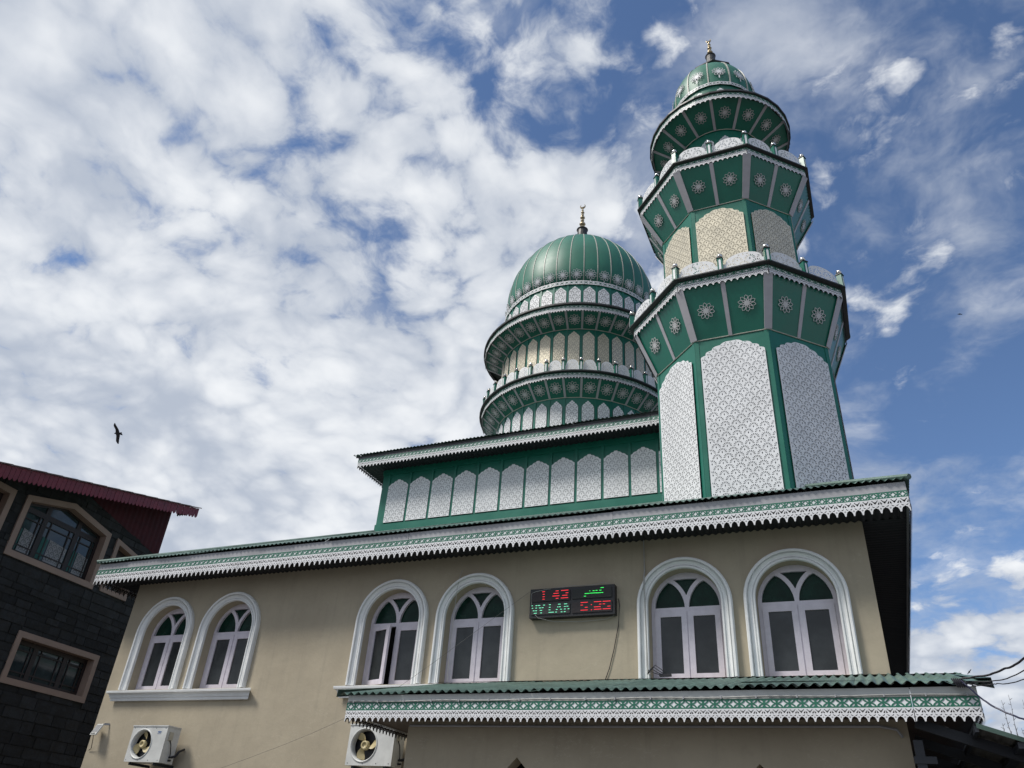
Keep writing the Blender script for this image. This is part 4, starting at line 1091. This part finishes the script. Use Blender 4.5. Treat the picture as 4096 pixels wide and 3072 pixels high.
def lerp2(pts, s_):
    L = [0]
    for a, b in zip(pts[:-1], pts[1:]): L.append(L[-1]+sqrt((b[0]-a[0])**2+(b[1]-a[1])**2))
    d_ = s_*L[-1]
    for i in range(len(pts)-1):
        if d_ <= L[i+1]+1e-9:
            k = (d_-L[i])/(L[i+1]-L[i]); return (pts[i][0]+(pts[i+1][0]-pts[i][0])*k, pts[i][1]+(pts[i+1][1]-pts[i][1])*k)
    return pts[-1]
NS = 92
for k in range(NS):
    a, b = lerp2(va, k/NS), lerp2(va, (k+1)/NS); c1 = lerp2(vb, k/NS); hgt = lerp2(va, (k+.5)/NS)[1]-lerp2(vb, (k+.5)/NS)[1]
    g_ = .004; o = [(a[0]+g_, a[1]), (a[0]+g_, a[1]-hgt*.82)]
    wd = b[0]-a[0]-2*g_
    for i in range(1, 8):
        s_ = i/8; o.append((a[0]+g_+wd*s_, a[1]+(b[1]-a[1])*s_-hgt*(.82+.20*sin(pi*s_))))
    o += [(b[0]-g_, b[1]-hgt*.82), (b[0]-g_, b[1])]
    ob('valance_slat', sheet('valance_slat', o[::-1], [], .006, REDS), house, HM @ T(0, 0, OFF+.004*(k % 2)))
# roof slab above the valance, with stepped sheets and the end soffit
for k in range(26):
    a, b = lerp2(va, k/26), lerp2(va, (k+1)/26)
    V = [(a[0]-.02, a[1]+.012, OFF+.06), (b[0]+.03, b[1]+.035, OFF+.06), (b[0]+.03, b[1]+.9, OFF-4), (a[0]-.02, a[1]+.88, OFF-4),
         (a[0]-.02, a[1]-.012, OFF+.06), (b[0]+.03, b[1]+.010, OFF+.06), (b[0]+.03, b[1]+.88, OFF-4), (a[0]-.02, a[1]+.85, OFF-4)]
    ob('roof_sheet', mesh('roof_sheet', V, [(0,1,2,3),(7,6,5,4),(0,4,5,1),(1,5,6,2),(2,6,7,3),(3,7,4,0)], TAN if False else mat('house_roof', (.20, .13, .12), .6, var=.15)), house, HM)
e1 = va[2]
for k in range(9):
    zq = OFF-.01-.085*k; o = [(0, 0), (-.078, 0), (-.078, -.13), (-.039, -.17), (0, -.13)]
    V = [(e1[0]-.01, e1[1]+y-.02-.0, zq+x) for x, y in o]
    ob('valance_slat', mesh('valance_slat', V+[(x+.008, y, z) for x, y, z in V], [(0, 1, 2, 3, 4), (9, 8, 7, 6, 5)], REDD), house, HM)
V = [(e1[0], e1[1]-.02, OFF), (e1[0], e1[1]-.02, -.1), (gt[0]-2.5, e1[1]-1.0, -.1), (gt[0]-2.5, e1[1]-1.0, OFF)]
V = [(va[0][0], va[0][1]-.03, OFF-.02), (va[1][0], va[1][1]-.03, OFF-.02), (va[2][0], va[2][1]-.03, OFF-.02), (va[2][0], va[2][1]+.02, -.2), (va[1][0], va[1][1]+.02, -.2), (va[0][0], va[0][1]+.02, -.2)]
ob('soffit', mesh('soffit', V, [(0, 1, 4, 5), (1, 2, 3, 4)], REDD), house, HM)

# ================================================================== POWER CABLES, BIRDS, TREE
def pxp(px, py, Y):
    d_ = r2*((px-2048)/FPX)-u2*((py-1536)/FPX)+cf; return camp+d_*(Y/d_.y)
Zr = lambda x, y: (3400+x*.31465, 2600+y*.31465)
def cable(pts, ys, r, label, mt=CABLE):
    P = [pxp(*Zr(*p), y) for p, y in zip(pts, ys)]
    q = []
    for a, b in zip(P[:-1], P[1:]):
        for i in range(6): q.append(a.lerp(b, i/6)+Vector((0, 0, .0022*sin(len(q)*1.1))))
    q.append(P[-1]); mb = MB(); mb.tube(q, r, 6)
    return tag(mb.build('power_cable', mt), label, 'cable', 'power cables fixed to the porch corner')
cable([(1400, 372), (1560, 345), (1780, 315), (1960, 240), (2070, 208), (2212, 108), (2600, -180)], [8.36, 8.3, 8.2, 8.1, 8.0, 7.9, 7.4], .009, 'thickest black power cable, topmost of those leaving the porch corner')
cable([(1400, 385), (1560, 410), (1790, 400), (2000, 365), (2212, 262), (2600, 40)], [8.36, 8.34, 8.3, 8.2, 8.1, 7.8], .005, 'thin black power cable, middle of those rising from the porch corner')
cable([(1420, 395), (1540, 440), (1600, 460), (1830, 435), (1870, 428), (2010, 430), (2212, 375), (2600, 200)], [8.36, 8.34, 8.33, 8.3, 8.3, 8.2, 8.1, 7.8], .0045, 'thin black power cable, lowest of those rising from the porch corner')
cable([(1400, 380), (1480, 450), (1700, 640), (1850, 735), (2080, 835), (2212, 882), (2600, 1010)], [8.36, 8.34, 8.30, 8.2, 8.1, 8.0, 7.6], .008, 'dark blue-black power cable sagging down past the porch fascia end', mat('cable_blue', (.012, .014, .05), .5))
mb = MB()
c0 = pxp(*Zr(1340, 385), 8.37); 
for k in range(5): mb.tube([c0+Vector((-.03+.016*k, 0, .015)), c0+Vector((-.012+.016*k, -.012, -.02)), c0+Vector((.01+.018*k, -.006, -.065))], .007, 5)
tag(mb.build('cable_binding', CABLE), 'black wrapping where the power cables are tied to the porch eave', 'cable')

def bird(px, py, dist, span, rot, label, big=True):
    d_ = (r2*((px-2048)/FPX)-u2*((py-1536)/FPX)+cf).normalized(); c = camp+d_*dist
    # outline in wing-span units: head to the left, wings up/down, forked tail to the right
    body = [(-.155, .02), (-.085, .055), (-.07, .11), (-.08, .22), (-.135, .34), (-.145, .42), (-.085, .53), (-.06, .51), (-.03, .42), (.03, .30), (.075, .18), (.085, .055), (.20, .075), (.19, .03), (.205, -.01), (.24, -.07), (.16, -.05), (.10, -.02), (.11, -.12), (.105, -.28), (.105, -.47), (.08, -.49), (.03, -.45), (-.04, -.35), (-.045, -.28), (-.04, -.10), (-.06, -.02), (-.10, -.005)]
    X = Vector(r2); Yv = Vector(u2); Z = -d_
    cs, sn = cos(rot), sin(rot)
    V, F = sheet_vf([(x*span, y*span) for x, y in body], [], 0)
    top = []
    for x, y, z in V:
        wv = .10*span*(abs(y)/(.5*span))**1.3; th = .035*span*max(0, 1-abs(y)/(.25*span))+.006*span
        top.append((x, y, wv, th))
    n = len(V)
    vv = [(x, y, w_+t_) for x, y, w_, t_ in top]+[(x, y, w_-t_) for x, y, w_, t_ in top]
    ff = list(F)+[tuple(i+n for i in f[::-1]) for f in F]
    cnt = {(f[i], f[(i+1) % 3]) for f in F for i in range(3)}
    for a, b in cnt:
        if (b, a) not in cnt: ff.append((b, a, a+n, b+n))
    Xr = X*cs+Yv*sn; Yr = -X*sn+Yv*cos(rot)
    o = ob('bird', mesh('bird', vv, ff, BIRDM), None, basis(c, Xr, Yr, Xr.cross(Yr)))
    return tag(o, label, 'bird')
bird(470, 1735, 55, 1.32, 0., 'large dark kite gliding in the cloudy sky at left')
bird(3876, 2687, 70, .46, radians(-45), 'small dark bird low in the sky above the power cables')
bird(3839, 1257, 90, .5, radians(80), 'tiny dark bird against the cloud right of the minaret')
bird(1746, 1770, 120, .30, radians(70), 'speck of a bird just above the clerestory roof')

tree = thing('bare_tree', (2.7, 20, 0), 'bare shrub-like tree with thin upright twigs behind the lean-to canopy', 'tree')
mb = MB(); mb.tube([(2.72, 20, 0), (2.70, 20.02, 1.4), (2.66, 20, 2.9), (2.64, 20, 3.7)], [.07, .055, .035, .02], 7); mb.build('trunk', TWIG, tree)
def twig(a, b, r, side=0):
    a = Vector(a); b = Vector(b); mb = MB(); pts = []
    for i in range(15):
        s_ = i/14; pts.append(a.lerp(b, s_)+Vector((.014*sin(9*s_+a.x*7), 0, 0))*(1 if i else 0))
    mb.tube(pts, [r*(1-.75*i/14) for i in range(15)], 5)
    for i in range(3, 14):
        p = pts[i]; sg = 1 if i % 2 else -1
        q = p+Vector((sg*random.uniform(.02, .06), random.uniform(-.02, .02), random.uniform(.02, .06))); mb.tube([p, q], [r*.45, r*.3], 4)
    mb.build('branch', TWIG, tree)
base = (2.64, 20, 3.6)
for a, b in (((2.60, 20, 4.0), (2.507, 20, 5.295)), ((2.66, 20, 4.0), (2.664, 20, 5.404)), ((2.50, 20, 4.1), (2.414, 20, 4.846)), ((2.80, 20, 4.0), (2.913, 20, 5.307)), ((2.76, 20, 4.0), (2.75, 20, 4.75))):
    mb = MB(); mb.tube([base, Vector(base).lerp(Vector(a), .5)+Vector((0, 0, .04)), a], [.018, .014, .011], 5); mb.build('branch', TWIG, tree)
    twig(a, b, .011)
